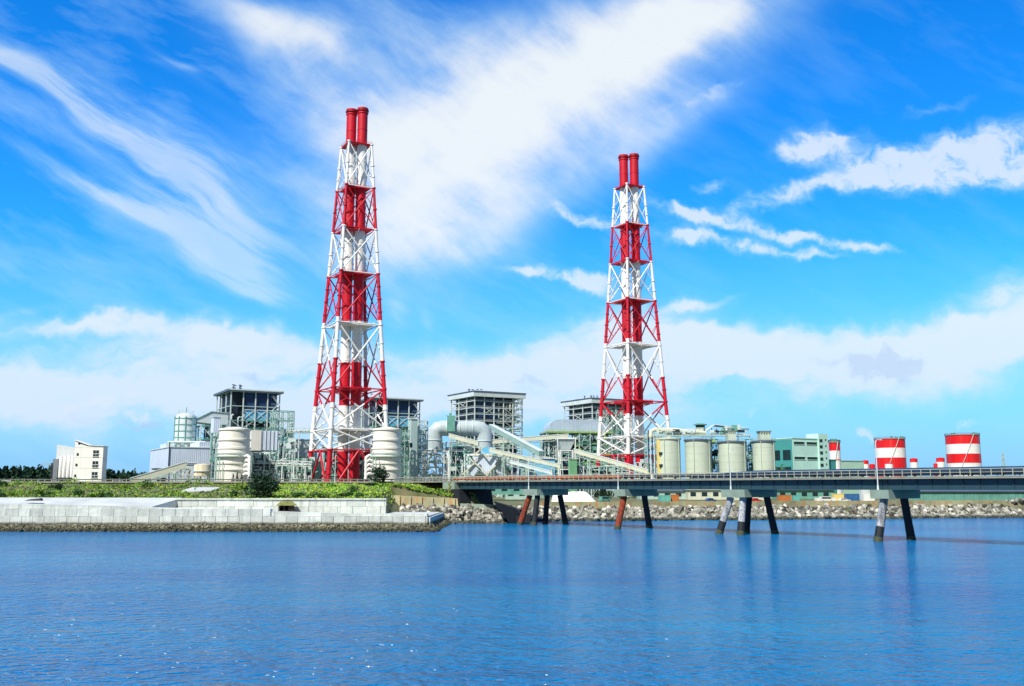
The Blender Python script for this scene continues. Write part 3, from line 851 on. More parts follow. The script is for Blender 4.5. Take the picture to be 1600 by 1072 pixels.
t = thing('barrier_gate', 'small yellow barrier arm raised on the bridge deck near a silo', 'barrier', bl(-1.75 * SPAN, 1.5, 13.1), BRZ)
mb = MB(); mb.box(-.3, .3, -.3, .3, 0, 1.2); mb.build('housing', WHITE, t)
mb = MB(); mb.bar((0, .36, 1.0), (-3.2, .36, 2.6), .16); mb.build('arm', YELLOW, t)
# the bank road with its guard rail
mb = MB(); mb.box(-420, -14, 343, 371, 11.2, 13.02); setting('road', mb, mat('asphalt', (.06, .06, .06), .9, .2))
GREYR = mat('weathered_rail_steel', (.13, .15, .14), .6, .3, .5)
t = thing('guard_rail', 'low steel guard rail on white posts along the bank road', 'guard rail', (-150, 342.4, 13.0))
mb = MB(); mb.box(-100, 131, -.09, .03, .62, 1.02); mb.build('rail', GREYR, t)
mb = MB(); mb.box(-100, 131, -.3, .3, -.35, .2); mb.build('kerb', DECKE, t)
pm = MB(); pm.box(-.09, .09, .04, .2, .2, 1.1); pm = pm.mesh('post', WHITE)
for k in range(96):
    o = bpy.data.objects.new('post', pm); COL.objects.link(o); o.parent = t; o.location = (-99 + k * 2.4, 0, 0)

# ------------------------------------------------------------------ the quay
def block_wall(mb, x0, x1, y0, y1, z0, z1, bw, rg, top=None, jit=.05):
    x = x0
    while x < x1 - .2:
        b = min(x1, x + bw * rg.uniform(.9, 1.1))
        d = rg.uniform(0, jit); za = z1 + rg.uniform(-.03, .03) if top is None else top(x); zb = za if top is None else top(b)
        mb.hexa([(x + .05, y0 - d, z0), (b - .05, y0 - d, z0), (b - .05, y1, z0), (x + .05, y1, z0)], [(x + .05, y0 - d, za), (b - .05, y0 - d, zb), (b - .05, y1, zb), (x + .05, y1, za)])
        x = b
rg = random.Random(11)
t = thing('quay_wall', 'long pale grey quay wall of big concrete blocks at the left waterside', 'quay wall')
mb = MB(); block_wall(mb, -205, -21.6, 250, 252, -1, 1.85, 3.0, rg); block_wall(mb, -205, -21.6, 250.1, 252, 1.89, 3.72, 2.9, rg); mb.build('lower_course', CONC, t)
mb = MB(); block_wall(mb, -205, -62, 250.25, 252.4, 3.76, 5.6, 3.1, rg, jit=.09); mb.build('upper_course', CONC, t)
mb = MB()
capz = lambda x: 6.75 if x < -118 else 6.75 - 2.4 * (x + 118) / 75 if x < -43 else 4.35
mb2 = []
xs = list(range(-205, -22, 6)) + [-21.8]
for a, b in zip(xs, xs[1:]):
    lo = 5.64 if b <= -62 else 3.76
    mb.hexa([(a, 250.6, min(lo, capz(a) - .25)), (b - .04, 250.6, min(lo, capz(b) - .25)), (b - .04, 254.5, min(lo, capz(b) - .25)), (a, 254.5, min(lo, capz(a) - .25))],
            [(a, 250.6, max(capz(a), 3.95)), (b - .04, 250.6, max(capz(b), 3.95)), (b - .04, 254.5, max(capz(b), 3.95)), (a, 254.5, max(capz(a), 3.95))])
mb.build('coping', CONC, t)
mb = MB(); mb.box(-21.55, -21.0, 250.6, 300, -1, 3.4); mb.build('end_wall', CONC, t)
mb = MB()
mb.box(-205, -21.6, 254.6, 262, -1, 3.80)
mb.box(-96, -21.6, 262.004, 274.05, -1, 3.74); mb.box(-35.4, -21.6, 274.06, 296, -1, 3.70)
o = setting('quay_apron', mb, CONCT)
mb = MB()
mb.hexa([(-205, 254.6, 3.9), (-118, 254.6, 3.9), (-97, 262, 3.76), (-205, 277, 3.76)], [(-205, 254.6, 6.7), (-118, 254.6, 6.7), (-97, 262, 5.9), (-205, 277, 8.15)])
mb.hexa([(-118, 254.62, 3.9), (-44, 254.62, 3.81), (-60, 262, 3.81), (-97, 262, 3.8)], [(-118, 254.62, 6.65), (-44, 254.62, 4.2), (-60, 262, 4.1), (-97, 262, 5.85)])
mb.hexa([(-205, 277.0, 3.76), (-97, 262.0, 3.76), (-94, 277.5, 3.76), (-205, 279, 3.76)], [(-205, 277.0, 8.15), (-97, 262.0, 5.88), (-94, 277.5, 8.15), (-205, 279, 8.3)])
setting('quay_ramp', mb, CONCT)
t = thing('rear_wall', 'set-back pale concrete panel wall behind the quay apron, below the grass', 'wall')
mb = MB()
block_wall(mb, -98, -35.5, 274.3, 275.4, 3.7, 5.75, 4.2, rg); block_wall(mb, -98, -35.5, 274.5, 275.4, 5.8, 7.6, 5.2, rg); mb.build('panels', CONC, t)
mb = MB(); mb.box(-98, -35.5, 274.1, 277, 7.64, 8.0); mb.build('coping', CONC, t)
# mossy hut set against the rear wall
t = thing('quay_hut', 'small dark hut with a mossy thatched roof against the rear wall of the quay', 'hut', (-62.8, 271.3, 3.78), R(14))
mb = MB(); mb.box(-2.1, 2.1, -1.6, -1.45, 0, .9); mb.box(.6, 2.1, -1.6, -1.45, .9, 2.4); mb.box(-2.1, -1.95, -1.45, 1.6, 0, 2.4); mb.box(1.95, 2.1, -1.45, 1.6, 0, 2.4); mb.box(-1.9, 1.9, 1.45, 1.6, 0, 2.4); mb.build('walls', TIMBER, t)
for x in (-2.05, -.7, .6):
    mb = MB(); mb.box(x - .1, x + .1, -1.8, -1.62, 0, 2.4); mb.build('post', TIMBER, t)
mb = MB(); mb.add([(-2.8, -2.3, 2.3), (2.8, -2.3, 2.3), (2.8, 2.2, 2.3), (-2.8, 2.2, 2.3), (-1.5, 0, 3.5), (1.5, 0, 3.5), (-2.8, -2.3, 2.42), (2.8, -2.3, 2.42), (2.8, 2.2, 2.42), (-2.8, 2.2, 2.42)],
                  [(3, 2, 1, 0), (0, 1, 7, 6), (1, 2, 8, 7), (2, 3, 9, 8), (3, 0, 6, 9), (6, 7, 5, 4), (7, 8, 5), (8, 9, 4, 5), (9, 6, 4)]); mb.build('roof', MOSS, t)
# an upturned dark skiff lying on the quay top far left
t = thing('upturned_skiff', 'dark upturned skiff lying on the quay top at the far left', 'boat', (X(57, 268), 267, 7.35), R(-8))
mb = MB(); mb.hexa([(-2.4, -.7, .1), (2.4, -.7, .1), (2.4, .7, .1), (-1.6, .7, .1)], [(-1.9, -.12, .35), (2.3, -.4, .75), (2.3, .4, .75), (-1.5, .2, .35)]); mb.build('hull', TIMBER, t)
mb = MB(); mb.bar((-1.8, 0, .38), (2.3, 0, .78), .1); mb.build('keel', TIMBER, t)
# rubble along the foot of the quay
def stone(mb, c, s, rg, mi=0):
    vs = []
    M3 = Matrix.Rotation(rg.uniform(0, 6.28), 3, Vector((rg.gauss(0, 1), rg.gauss(0, 1), rg.gauss(0, 1))).normalized())
    k = (rg.uniform(.75, 1.3), rg.uniform(.6, 1.0), rg.uniform(.5, .85))
    for dx in (-1, 1):
        for dy in (-1, 1):
            for dz in (-1, 1):
                v = Vector((dx * k[0] * rg.uniform(.6, 1), dy * k[1] * rg.uniform(.6, 1), dz * k[2] * rg.uniform(.6, 1))) * (s * .62)
                vs.append(Vector(c) + M3 @ v)
    mb.add(vs, [(0, 1, 3, 2), (4, 6, 7, 5), (0, 4, 5, 1), (2, 3, 7, 6), (0, 2, 6, 4), (1, 5, 7, 3)], mi)
mb = MB()
for _ in range(4600):
    x = rg.uniform(-205, -19.3); d = rg.random()
    if x > -21 and d < .4: d += .4
    stone(mb, (x, 249.9 - 3.4 * d, 1.4 * (1 - d) + rg.uniform(-.2, .2)), rg.uniform(.3, .9), rg)
for _ in range(500):
    a = rg.random(); y = 248 + 60 * a; d = rg.random()
    stone(mb, (-20.9 + 1.8 * d, y, 1.5 * (1 - d) + rg.uniform(-.2, .1)), rg.uniform(.4, .9), rg)
o = mb.build('rubble', RUBBLE); o['kind'] = 'stuff'
# the far shore: stained low wall, boulders
t = thing('stained_shore_wall', 'low orange-stained concrete wall along the top of the rocky far shore', 'wall')
for x0, x1, dz in ((8, 190, 0), (190, 330, -.3)):
    mb = MB(); x = x0
    while x < x1:
        b = min(x1, x + 8); ya, yb = shore(x) + 13.2, shore(b) + 13.2
        mb.hexa([(x + .03, ya, 2), (b, yb, 2), (b, yb + 1, 2), (x + .03, ya + 1, 2)], [(x + .03, ya, 6.2 + dz), (b, yb, 6.2 + dz), (b, yb + 1, 6.2 + dz), (x + .03, ya + 1, 6.2 + dz)])
        x = b
    mb.build('wall_run', SEAWALL, t)
t = thing('bank_retaining_wall', 'rust-streaked retaining wall with pilasters below the grass, left of the abutment', 'wall')
mb = MB(); mb.hexa([(-42, 318.6, 2), (-17, 318.6, 2), (-17, 321.4, 2), (-42, 321.4, 2)], [(-42, 320, 8.7), (-17, 320, 7.4), (-17, 321.4, 7.4), (-42, 321.4, 8.7)]); mb.build('wall_face', SEAWALL, t)
mb = MB(); mb.hexa([(-16.9, 317.6, 1.5), (0, 316.6, 1.5), (0, 318, 1.5), (-16.9, 319, 1.5)], [(-16.9, 318.2, 5.9), (0, 317.2, 5.3), (0, 318, 5.3), (-16.9, 319, 5.9)]); mb.build('wall_face', CAPC, t)
for k in range(7):
    x = -41 + k * 3.6
    zt = 8.55 - .05 * (x + 42)
    mb = MB(); mb.hexa([(x, 317.9, 2), (x + .7, 317.9, 2), (x + .7, 318.9, 2), (x, 318.9, 2)], [(x, 319.5, zt), (x + .7, 319.5, zt), (x + .7, 320.3, zt), (x, 320.3, zt)]); mb.build('pilaster', SEAWALL, t)
def boulder_mesh(seed):
    rg2 = random.Random(seed)
    import bmesh
    bm = bmesh.new(); bmesh.ops.create_icosphere(bm, subdivisions=1, radius=1)
    ks = [(Vector((rg2.gauss(0, 1), rg2.gauss(0, 1), rg2.gauss(0, 1))).normalized(), rg2.uniform(.45, .8)) for _ in range(9)]
    for v in bm.verts:
        v.co = Vector((v.co.x * 1.15, v.co.y, v.co.z * .85)) * rg2.uniform(.85, 1.1)
        for nrm, dd in ks:
            e = v.co.dot(nrm) - dd
            if e > 0: v.co -= nrm * e
    me = bpy.data.meshes.new('boulder'); bm.to_mesh(me); bm.free(); me.materials.append(ROCK)
    return me
BOULD = [boulder_mesh(s) for s in range(7)]
cands = []
for _ in range(2900):
    x = rg.uniform(-20, 205); d = rg.random(); y = shore(x) - .6 + 12 * d
    if x < 0: continue
    z = land(x, y) + rg.uniform(-.3, .7)
    cands.append((x, y, z, rg.uniform(.55, 1.35)))
for _ in range(520):
    x, y = rg.uniform(-36, -2), rg.uniform(302, 318.5)
    cands.append((x, y, -.6 + 4.6 * max(0, (y - 308)) / 10 + rg.uniform(0, .8) if x > -24 else .4 + 4.0 * (y - 302) / 16 + rg.uniform(0, .8), rg.uniform(.6, 1.15)))
cands.sort(key=lambda c: -c[3] / c[1])
big, rest = [], []
for c in cands:
    if len(big) < 300 and c[2] > .1 and all((c[0] - e[0]) ** 2 + (c[1] - e[1]) ** 2 > 3.2 for e in big): big.append(c)
    else: rest.append(c)
for c in big:
    o = bpy.data.objects.new('boulder', rnd.choice(BOULD)); COL.objects.link(o)
    o.location = c[:3]; s = c[3] * 1.12; o.scale = (s, s, s); o.rotation_euler = (rnd.uniform(0, 6), rnd.uniform(0, 6), rnd.uniform(0, 6))
    tag(o, 'rough pale armour boulder on the rocky shore below and beyond the bridge', 'boulder', 'armour boulders on the far shore')
mb = MB()
for c in rest: stone(mb, c[:3], c[3] * 1.5, rg)
o = mb.build('riprap', ROCKS); o['kind'] = 'stuff'
# ------------------------------------------------------------------ steel helpers for the plant
def lin(a, b, n): return [a + (b - a) * i / n for i in range(n + 1)]
def steel(parent, x0, x1, y0, y1, z0, z1, nx, ny, nz, w, m, m2=None, brace=.5, seed=1, cols=True, deck=False, rails=True, faces=3):
    rg = random.Random(seed); m2 = m2 or m
    xs, ys, zs = lin(x0, x1, nx), lin(y0, y1, ny), lin(z0, z1, nz)
    per = [(x, y) for x in xs for y in ys if x in (x0, x1) or y in (y0, y1)]
    if cols:
        for x, y in per:
            mb = MB(); mb.box(x - w / 2, x + w / 2, y - w / 2, y + w / 2, z0, z1); mb.build('column', m, parent)
    else:
        mb = MB()
        for x, y in per: mb.box(x - w / 2, x + w / 2, y - w / 2, y + w / 2, z0, z1)
        mb.build('column_frame', m, parent)
    for k, z in enumerate(zs[1:]):
        mb = MB(); h = w * .8; e = w / 2 + .02
        for y in (y0, y1): mb.box(x0 - e, x1 + e, y - w * .35, y + w * .35, z - h, z - .01)
        for x in (x0, x1): mb.box(x - w * .35, x + w * .35, y0 + w * .36, y1 - w * .36, z - h, z - .01)
        if deck: mb.box(x0, x1, y0, y1, z, z + .12)
        if rails and k < len(zs) - 2:
            for hz in (.55, 1.1):
                mb.bar((x0, y0 - e, z + hz), (x1, y0 - e, z + hz), .1); mb.bar((x0 - e, y0, z + hz), (x0 - e, y1, z + hz), .1)
            for x in lin(x0, x1, nx * 3): mb.bar((x, y0 - e, z), (x, y0 - e, z + 1.1), .08)
            for y in lin(y0, y1, ny * 3): mb.bar((x0 - e, y, z), (x0 - e, y, z + 1.1), .08)
        mb.build('floor_frame', m2, parent)
    mb = MB(); b = w * .45
    for i in range(nx):
        for k in range(nz):
            if rg.random() < brace:
                s = rg.random()
                for y in ((y0, y1) if faces > 2 else (y0,)):
                    if s < .66: mb.bar((xs[i], y, zs[k]), (xs[i + 1], y, zs[k + 1]), b)
                    if s > .33: mb.bar((xs[i + 1], y, zs[k]), (xs[i], y, zs[k + 1]), b)
    for i in range(ny):
        for k in range(nz):
            if rg.random() < brace:
                for x in (x0, x1):
                    mb.bar((x, ys[i], zs[k]), (x, ys[i + 1], zs[k + 1]), b); mb.bar((x, ys[i + 1], zs[k]), (x, ys[i], zs[k + 1]), b)
    if mb.v: mb.build('brace_lattice', m, parent)
def pipework(parent, x0, x1, y0, y1, z0, z1, n, seed, mats, rmax=.6, boxes=8):
    rg = random.Random(seed)
    by = {}
    def piece(m): b = MB(); by.setdefault(m.name, (m, []))[1].append(b); return b
    for i in range(n):
        mb = piece(rg.choice(mats))
        r = rg.uniform(.16, rmax); x, y, z = rg.uniform(x0, x1), rg.uniform(y0, y1), rg.uniform(z0, z1)
        k = rg.random()
        if k < .45: mb.tube((x, y, z), (min(x1, x + rg.uniform(.15, .7) * (x1 - x0)), y, z), r, None, 8)
        elif k < .8: mb.tube((x, y, z), (x, y, min(z1, z + rg.uniform(.1, .45) * (z1 - z0))), r, None, 8)
        else:
            xb = min(x1, x + rg.uniform(.1, .4) * (x1 - x0)); zb = min(z1, z + rg.uniform(.1, .3) * (z1 - z0))
            mb.path([(x, y, z), (x, y, zb - .8), (x + .25, y, zb - .25), (x + .8, y, zb), (max(xb, x + 1.2), y, zb)], r, 8)
    for i in range(boxes):
        mb = piece(rg.choice(mats))
        x, y, z = rg.uniform(x0, x1 - 1), rg.uniform(y0, y1), rg.uniform(z0, z1 - 1)
        mb.box(x, x + rg.uniform(1, 4), y, y + rg.uniform(.8, 2), z, z + rg.uniform(.8, 3))
    for m, lst in by.values():
        if len(lst) <= 17:
            for b in lst: b.build('pipe_fitting', m, parent)
        else:
            mb = MB()
            for b in lst: mb.add(b.v, b.f)
            mb.build('pipework', m, parent)
def roof_vents(parent, w, d, H, seed, m=ROOF):
    rg = random.Random(seed)
    for i in range(4):
        mb = MB(); x, y = w * (.12 + .07 * i), d * rg.uniform(.25, .5)
        mb.tube((x, y, H), (x, y, H + rg.uniform(1.6, 3.4)), .55, None, 8); mb.tube((x, y, H + 3.4), (x, y, H + 4.0), .9, .9, 8)
        mb.build('roof_vent', m, parent)
    mb = MB(); mb.box(w * .06, w * .5, d * .55, d * .7, H, H + 1.6); mb.build('roof_housing', m, parent)
def boiler_house(pl, pc, pr, ytop, Y, label, kind, seed):
    (xc, yc), w, d = plan(pl, pc, pr, Y)
    H = Z(ytop, Y) - G
    t = thing('boiler_house', label, 'boiler house', (xc, yc, G), ALPHA, 'boiler houses of the plant')
    if kind == 'blue':
        steel(t, 0, w, 0, d, 0, H * .70, 4, 3, 9, .8, LSTEEL, GSTEEL, .55, seed)
        steel(t, 0, w, 0, d, H * .70 + .01, H - 2, 4, 3, 2, .7, LSTEEL, STEEL, 0, seed, rails=False)
        for i in range(1, 4):
            mb = MB(); x0, x1 = w * i / 4, w * (i + 1) / 4
            mb.bar((x0, .35, H * .70), (x1, .35, H * .80), .4); mb.bar((x1, .35, H * .70), (x0, .35, H * .80), .4); mb.bar((x0, .35, H * .80), (x1, .35, H * .80), .5); mb.build('cross_brace', LSTEEL, t)
    else:
        steel(t, 0, w, 0, d, 0, H - 2, 5, 3, 15, .72, LSTEEL, LSTEEL, .22, seed)
    mb = MB(); mb.box(3.0, w - 3.0, 3.5, d - 3, 0, H * (.70 if kind == 'blue' else .60)); mb.build('boiler_casing', DARK, t)
    if kind == 'blue':
        mb = MB(); mb.box(w * .30, w - 1.6, 1.0, d - 1.2, H * .80, H - 2.6); mb.build('upper_wall', NAVY, t)
        mb = MB(); mb.box(1.6, w * .295, 3.6, d - 1.2, H * .72, H - 2.6); mb.build('upper_wall', DARK, t)
        mb = MB(); mb.box(w * .30, w * .86, .6, 2.4, H * .70, H * .80); mb.build('wall_panel', SKYCLAD, t)
    else:
        mb = MB(); mb.box(2.2, w - 6, 1.8, d - 4, H * .66, H - 4.5); mb.build('upper_wall', DARK, t)
        mb = MB(); mb.box(2.6, w * .5, 1.4, 1.75, H * .72, H - 5); mb.build('upper_wall', NAVY, t)
    o = 2.2
    if kind == 'blue':
        mb = MB(); mb.hexa([(-o, -o, H - 2.0), (w + o, -o, H - 2.4), (w + o, d + o, H - 2.4), (-o, d + o, H - 2.4)], [(-o, -o, H - .6), (w + o, -o, H - 1.5), (w + o, d + o, H - 1.2), (-o, d + o, H - .9)])
        rf = mb.build('roof', ROOF, t)
        mb = MB(); mb.box(-o - .1, w + o + .1, -o - .1, -o - .02, H - 1.5, H - .7); mb.build('fascia', LSTEEL, rf)
    else:
        mb = MB(); mb.box(-o, w + o, -o, d + o, H - 4.2, H - .4); rf = mb.build('roof', PALE, t)
        mb = MB(); mb.box(-o - .5, w + o + .5, -o - .5, d + o + .5, H - .39, H + .2); mb.build('roof_edge', ROOF, rf)
    roof_vents(t, w, d, H - .4, seed)
    # stair zigzags, conveyors and pipes hung in the steel
    mb = MB(); n = 14
    for k in range(n):
        za, zb = H * .93 * k / n, H * .93 * (k + 1) / n
        xa, xb = (w - 1.4, w - 5.2) if k % 2 else (w - 5.2, w - 1.4)
        mb.bar((xa, -1.4, za), (xb, -1.4, zb), .9, .35); mb.bar((xa, -1.9, za + 1), (xb, -1.9, zb + 1), .1)
        mb.box(w - 6, w - .8, -2.1, -.8, zb - .1, zb)
    mb.build('stair', LSTEEL, t)
    pipework(t, .5, w - 1, .3, 3.0, H * .05, H * (.74 if kind == 'blue' else .9), 60, seed + 5, [STEEL, LSTEEL, GSTEEL, SILVER, CREAM, DARK], .75, 34)
    pipework(t, .4, 3.0, 1, d - 1, H * .05, H * .75, 14, seed + 9, [STEEL, GSTEEL, SILVER], .6, 14)
    return t
boiler_house(333, 355, 432, 606, 640, 'boiler house with navy upper walls and dark thin roof, above the left banded vessel', 'blue', 21)
boiler_house(553, 585, 654, 619, 710, 'navy-walled boiler house half hidden behind the nearer chimney tower', 'blue', 22)
boiler_house(704, 741, 816, 611, 755, 'open-framed boiler house with thick pale roof edge, above the big elbow duct', 'pale', 23)
boiler_house(883, 927, 988, 622, 810, 'pale-roofed boiler house partly behind the farther chimney tower', 'pale', 24)

def box_thing(name, cat, label, pl, pc, pr, ytop, ybase, Y, m, group=None, zb=None):
    (xc, yc), w, d = plan(pl, pc, pr, Y)
    z0 = G if ybase is None else Z(ybase, Y); z1 = Z(ytop, Y)
    t = thing(name, label, cat, (xc, yc, z0), ALPHA, group)
    mb = MB(); mb.box(0, w, 0, d, 0, z1 - z0); mb.build('wall', m, t)
    return t, w, d, z1 - z0
def flat_roof(t, w, d, h, m=ROOF, o=.35, th=.5):
    mb = MB(); mb.box(-o, w + o, -o, d + o, h + .003, h + th); return mb.build('roof', m, t)
def win(t, x0, x1, z0, z1, m=GLASS, side=False, y=0, frame=LSTEEL, bands=False):
    """a window: recess-framed pane set in the front or left wall"""
    mb = MB()
    if side: mb.box(-.12, .3, x0, x1, z0, z1)
    else: mb.box(x0, x1, -.12, .3, z0, z1)
    o = mb.build('window', m, t)
    mb = MB()
    for a, b, c, e in ((x0 - .15, x1 + .15, z1, z1 + .2), (x0 - .25, x1 + .25, z0 - .25, z0)):
        if side: mb.box(-.28, .2, a, b, c, e)
        else: mb.box(a, b, -.28, .2, c, e)
    n = 1 if bands else max(1, int((x1 - x0) / 2.2))
    for i in range(1, n):
        x = x0 + (x1 - x0) * i / n
        if side: mb.box(-.18, -.125, x - .07, x + .07, z0, z1)
        else: mb.box(x - .07, x + .07, -.18, -.125, z0, z1)
    mb.build('window_frame', frame, o)
    return o

# ------------------------------------------------------------------ left end of the plant
t, w, d, h = box_thing('plant_hall', 'building', 'pale blue clad hall at the left end of the plant, behind the sloping conveyor', 232, 262, 330, 699, None, 525, LAV)
flat_roof(t, w, d, h, PALE)
mb = MB(); mb.box(w * .68, w, 0.2, d * .8, h + .51, h + 3.4); mb.build('penthouse', LAV, t)
mb = MB(); mb.box(w * .05, w * .25, d * .3, d * .6, h + .51, h + 3.0); mb.build('roof_housing', LSTEEL, t)
for x0, x1, za, zb in ((w * .33, w * .62, h * .66, h * .68), (w * .66, w * .78, h * .5, h * .56), (w * .84, w * .93, h * .5, h * .57)): win(t, x0, x1, za, zb)
mb = MB(); mb.box(-.6, -.1, d * .02, d * .5, h * .30, h * .33); mb.box(-1.2, w * .0 + .0, -1.4, -.1, h * .30, h * .335); mb.build('canopy', DARK, t)
for i in range(3):
    mb = MB(); mb.box(w * (.1 + .2 * i), w * (.1 + .2 * i) + 4, -.1, .2, 0, h * .16); mb.build('door', DARK, t)
mb = MB(); mb.tube((-.25, -.25, 0), (-.25, -.25, h + 3), .25, None, 8); mb.build('downpipe', DARK, t)
t, w, d, h = box_thing('lean_to', 'building', 'small grey pump house in front of the pale blue hall', 236, 240, 262, 733, None, 500, PALE)
flat_roof(t, w, d, h); win(t, w * .2, w * .8, h * .5, h * .7)

Ys = 560
xs_, r = X(285, Ys), 16.5 * Ys / K
z0, z1 = Z(690, Ys), Z(645, Ys)
t = thing('storage_tank', 'domed silver tank with ladder rails, raised above the pale blue hall', 'tank', (xs_, Ys, 0))
mb = MB(); mb.lathe([(r, z0), (r, z1 - 4.0), (r * .97, z1 - 3.0), (r * .85, z1 - 1.5), (r * .6, z1 - .5), (r * .2, z1), (.1, z1)], 36); mb.build('shell', SILVER, t, 35)
mb = MB()
for k in range(10):
    a = 6.283 * k / 10; mb.bar((r * 1.04 * math.cos(a), r * 1.04 * math.sin(a), z0), (r * 1.04 * math.cos(a), r * 1.04 * math.sin(a), z1 - 2), .35)
for z in lin(z0 + 2, z1 - 3.6, 3): mb.lathe([(r * 1.01, z), (r * 1.05, z), (r * 1.05, z + .35), (r * 1.01, z + .35)], 36)
mb.build('stiffener_frame', GSTEEL, t)
mb = MB()
for k in range(14):
    a = 6.283 * k / 14; mb.bar((r * .7 * math.cos(a), r * .7 * math.sin(a), z1 - 1), (r * .7 * math.cos(a), r * .7 * math.sin(a), z1 + 1.6), .12)
mb.tube((0, 0, z1 - .2), (0, 0, z1 + 3.2), .4, None, 8); mb.build('top_railing', STEEL, t)
mb = MB(); mb.box(-r - 1.4, r + 8, -r - 1, r + 1, z0 - .8, z0 - .02); mb.build('platform', LSTEEL, t)
zb = Z(702, Ys)
for k in range(5):
    x = -r + k * (2 * r + 6) / 4; mb = MB(); mb.box(x - .35, x + .35, -r, -r + .7, G, z0 - .82); mb.build('leg', STEEL, t)
    if k < 4:
        mb = MB(); w4 = (2 * r + 6) / 4
        mb.path([(x + w4 * .5 - w4 * .46 * math.cos(a), -r + .3, zb + (z0 - 1 - zb) * math.sin(a)) for a in lin(0, math.pi, 10)], .3, 6); mb.build('arch_brace', CREAM, t)
mb = MB(); mb.box(-r * .7, r + 4, -r + 2, r * .5, G, z0 - 2); mb.build('skirt_wall', PALE, t)

(xc, yc), w, d = plan(300, 308, 352, 600)
za, zt = Z(664, 600), Z(643, 600)
t = thing('conveyor_house', 'pale gabled transfer house between silver tank and left boiler house', 'building', (xc, yc, 0), ALPHA)
mb = MB(); mb.prism([(-6, za + 2.2), (w, za), (w, zt - .6), (w * .38, zt), (0, zt - 3.6), (-6, zt - 6.4)], 0, d); mb.build('wall', PALE, t)
mb = MB(); mb.prism([(-6.8, zt - 6.5), (0, zt - 3.55), (w * .38, zt + .05), (w, zt - .55), (w, zt - .1), (w * .38, zt + .5), (0, zt - 3.1), (-6.8, zt - 6.0)], -.5, d + .5); mb.build('roof', STEEL, t)
steel(t, .6, w - .6, .6, d - .6, G, za - .02, 2, 2, 5, .8, LSTEEL, GSTEEL, .9, 31)
pipework(t, 0, w, .5, d * .5, G + 8, za, 20, 31, [STEEL, GSTEEL, DARK, SILVER], .7, 18)
t, w, d, h = box_thing('lift_shaft', 'shaft', 'tall pale blue clad shaft beside the left banded vessel', 325, 329, 340, 652, None, 555, LAV)
flat_roof(t, w, d, h, PALE)
steel(t, w + .6, w + 4.5, .2, 5, 0, h - 4, 1, 1, 9, .5, LSTEEL, GSTEEL, 1, 33)

def vessel(px0, px1, ytop, Y, label, rust, seed):
    r = (px1 - px0) / 2 * Y / K; x = X((px0 + px1) / 2, Y); zt = Z(ytop, Y)
    t = thing('banded_vessel', label, 'vessel', (x, Y, 0), 0, 'cream banded vessels')
    zz = lambda py: Z(py, Y)
    prof, mis = [], []
    bands_ = [749, 737, 725, 709, 702, 689]
    k = 0
    rr = [1.0, 1.0, 1.0, .985, .955, .94, .94]
    P = [(r, G), (r, zz(735.5))]
    for i, b in enumerate(bands_[1:]):
        z = zz(b) if i else zz(735)
        P += [(r * rr[i + 1] + .55, z), (r * rr[i + 1] + .55, z + .75), (r * rr[i + 1] - .02, z + .85)]
        nb = bands_[i + 2] if i + 2 < len(bands_) else 673
        P += [(r * rr[min(6, i + 1)] + .02, (z + .85 + zz(nb)) / 2), (r * rr[min(6, i + 2)], zz(nb) - .2)]
    P += [(r * .94 + .5, zz(673)), (r * .94 + .5, zz(673) + .7), (r * .9, zz(673) + .9), (r * .7, zt - .5), (r * .3, zt), (.1, zt)]
    P = [p for i, p in enumerate(P) if i == 0 or p[1] > P[i - 1][1] - 1e-6 or True]
    mb = MB(); mb.lathe(P, 44); mb.build('shell', VESSEL, t, 28)
    # railed walkway, dark pipe loops, elbows at the side
    z = zz(714); mb = MB(); mb.lathe([(r * .99, z - .1), (r + 1.5, z - .1), (r + 1.5, z + .1), (r * .99, z + .1)], 44)
    for k in range(30):
        a = 6.283 * k / 30; c, s = math.cos(a) * (r + 1.4), math.sin(a) * (r + 1.4); mb.bar((c, s, z), (c, s, z + 1.2), .1)
    for hz in (.65, 1.2): mb.path([((r + 1.4) * math.cos(a), (r + 1.4) * math.sin(a), z + hz) for a in lin(0, 6.28, 40)], .06, 5)
    mb.build('walkway', STEEL, t)
    for k in range(5):
        z = zz(742) + k * (zz(713) - zz(742)) / 4.2
        s = 1 if rust else -1
        mb = MB(); mb.path([(s * r * .8, -r * .55, z), (s * (r * .8 + 2.0), -r * .55 - 1.2, z + .6), (s * (r * .8 + 3.2), -r * .55 - 1.7, z - .3), (s * (r * .8 + 3.3), -r * .55 - 1.7, z - 2.2)], .75, 10); mb.build('outlet_elbow', WHITE, t, 40)
    mb = MB()
    for k in range(4):
        a = R(-150 + 14 * k); c, s = math.cos(a) * (r + .9), math.sin(a) * (r + .9)
        mb.tube((c, s, G), (c, s, zz(700) - 2 * k), .22, None, 6)
    mb.build('riser_pipe', STEEL, t)
    return t
vessel(338, 388, 667.5, 455, 'fat cream banded vessel standing under the navy boiler house, big bush to its right', True, 1)
vessel(580, 626, 667.5, 455, 'cream banded vessel to the right of the nearer chimney tower, small bush before it', False, 2)

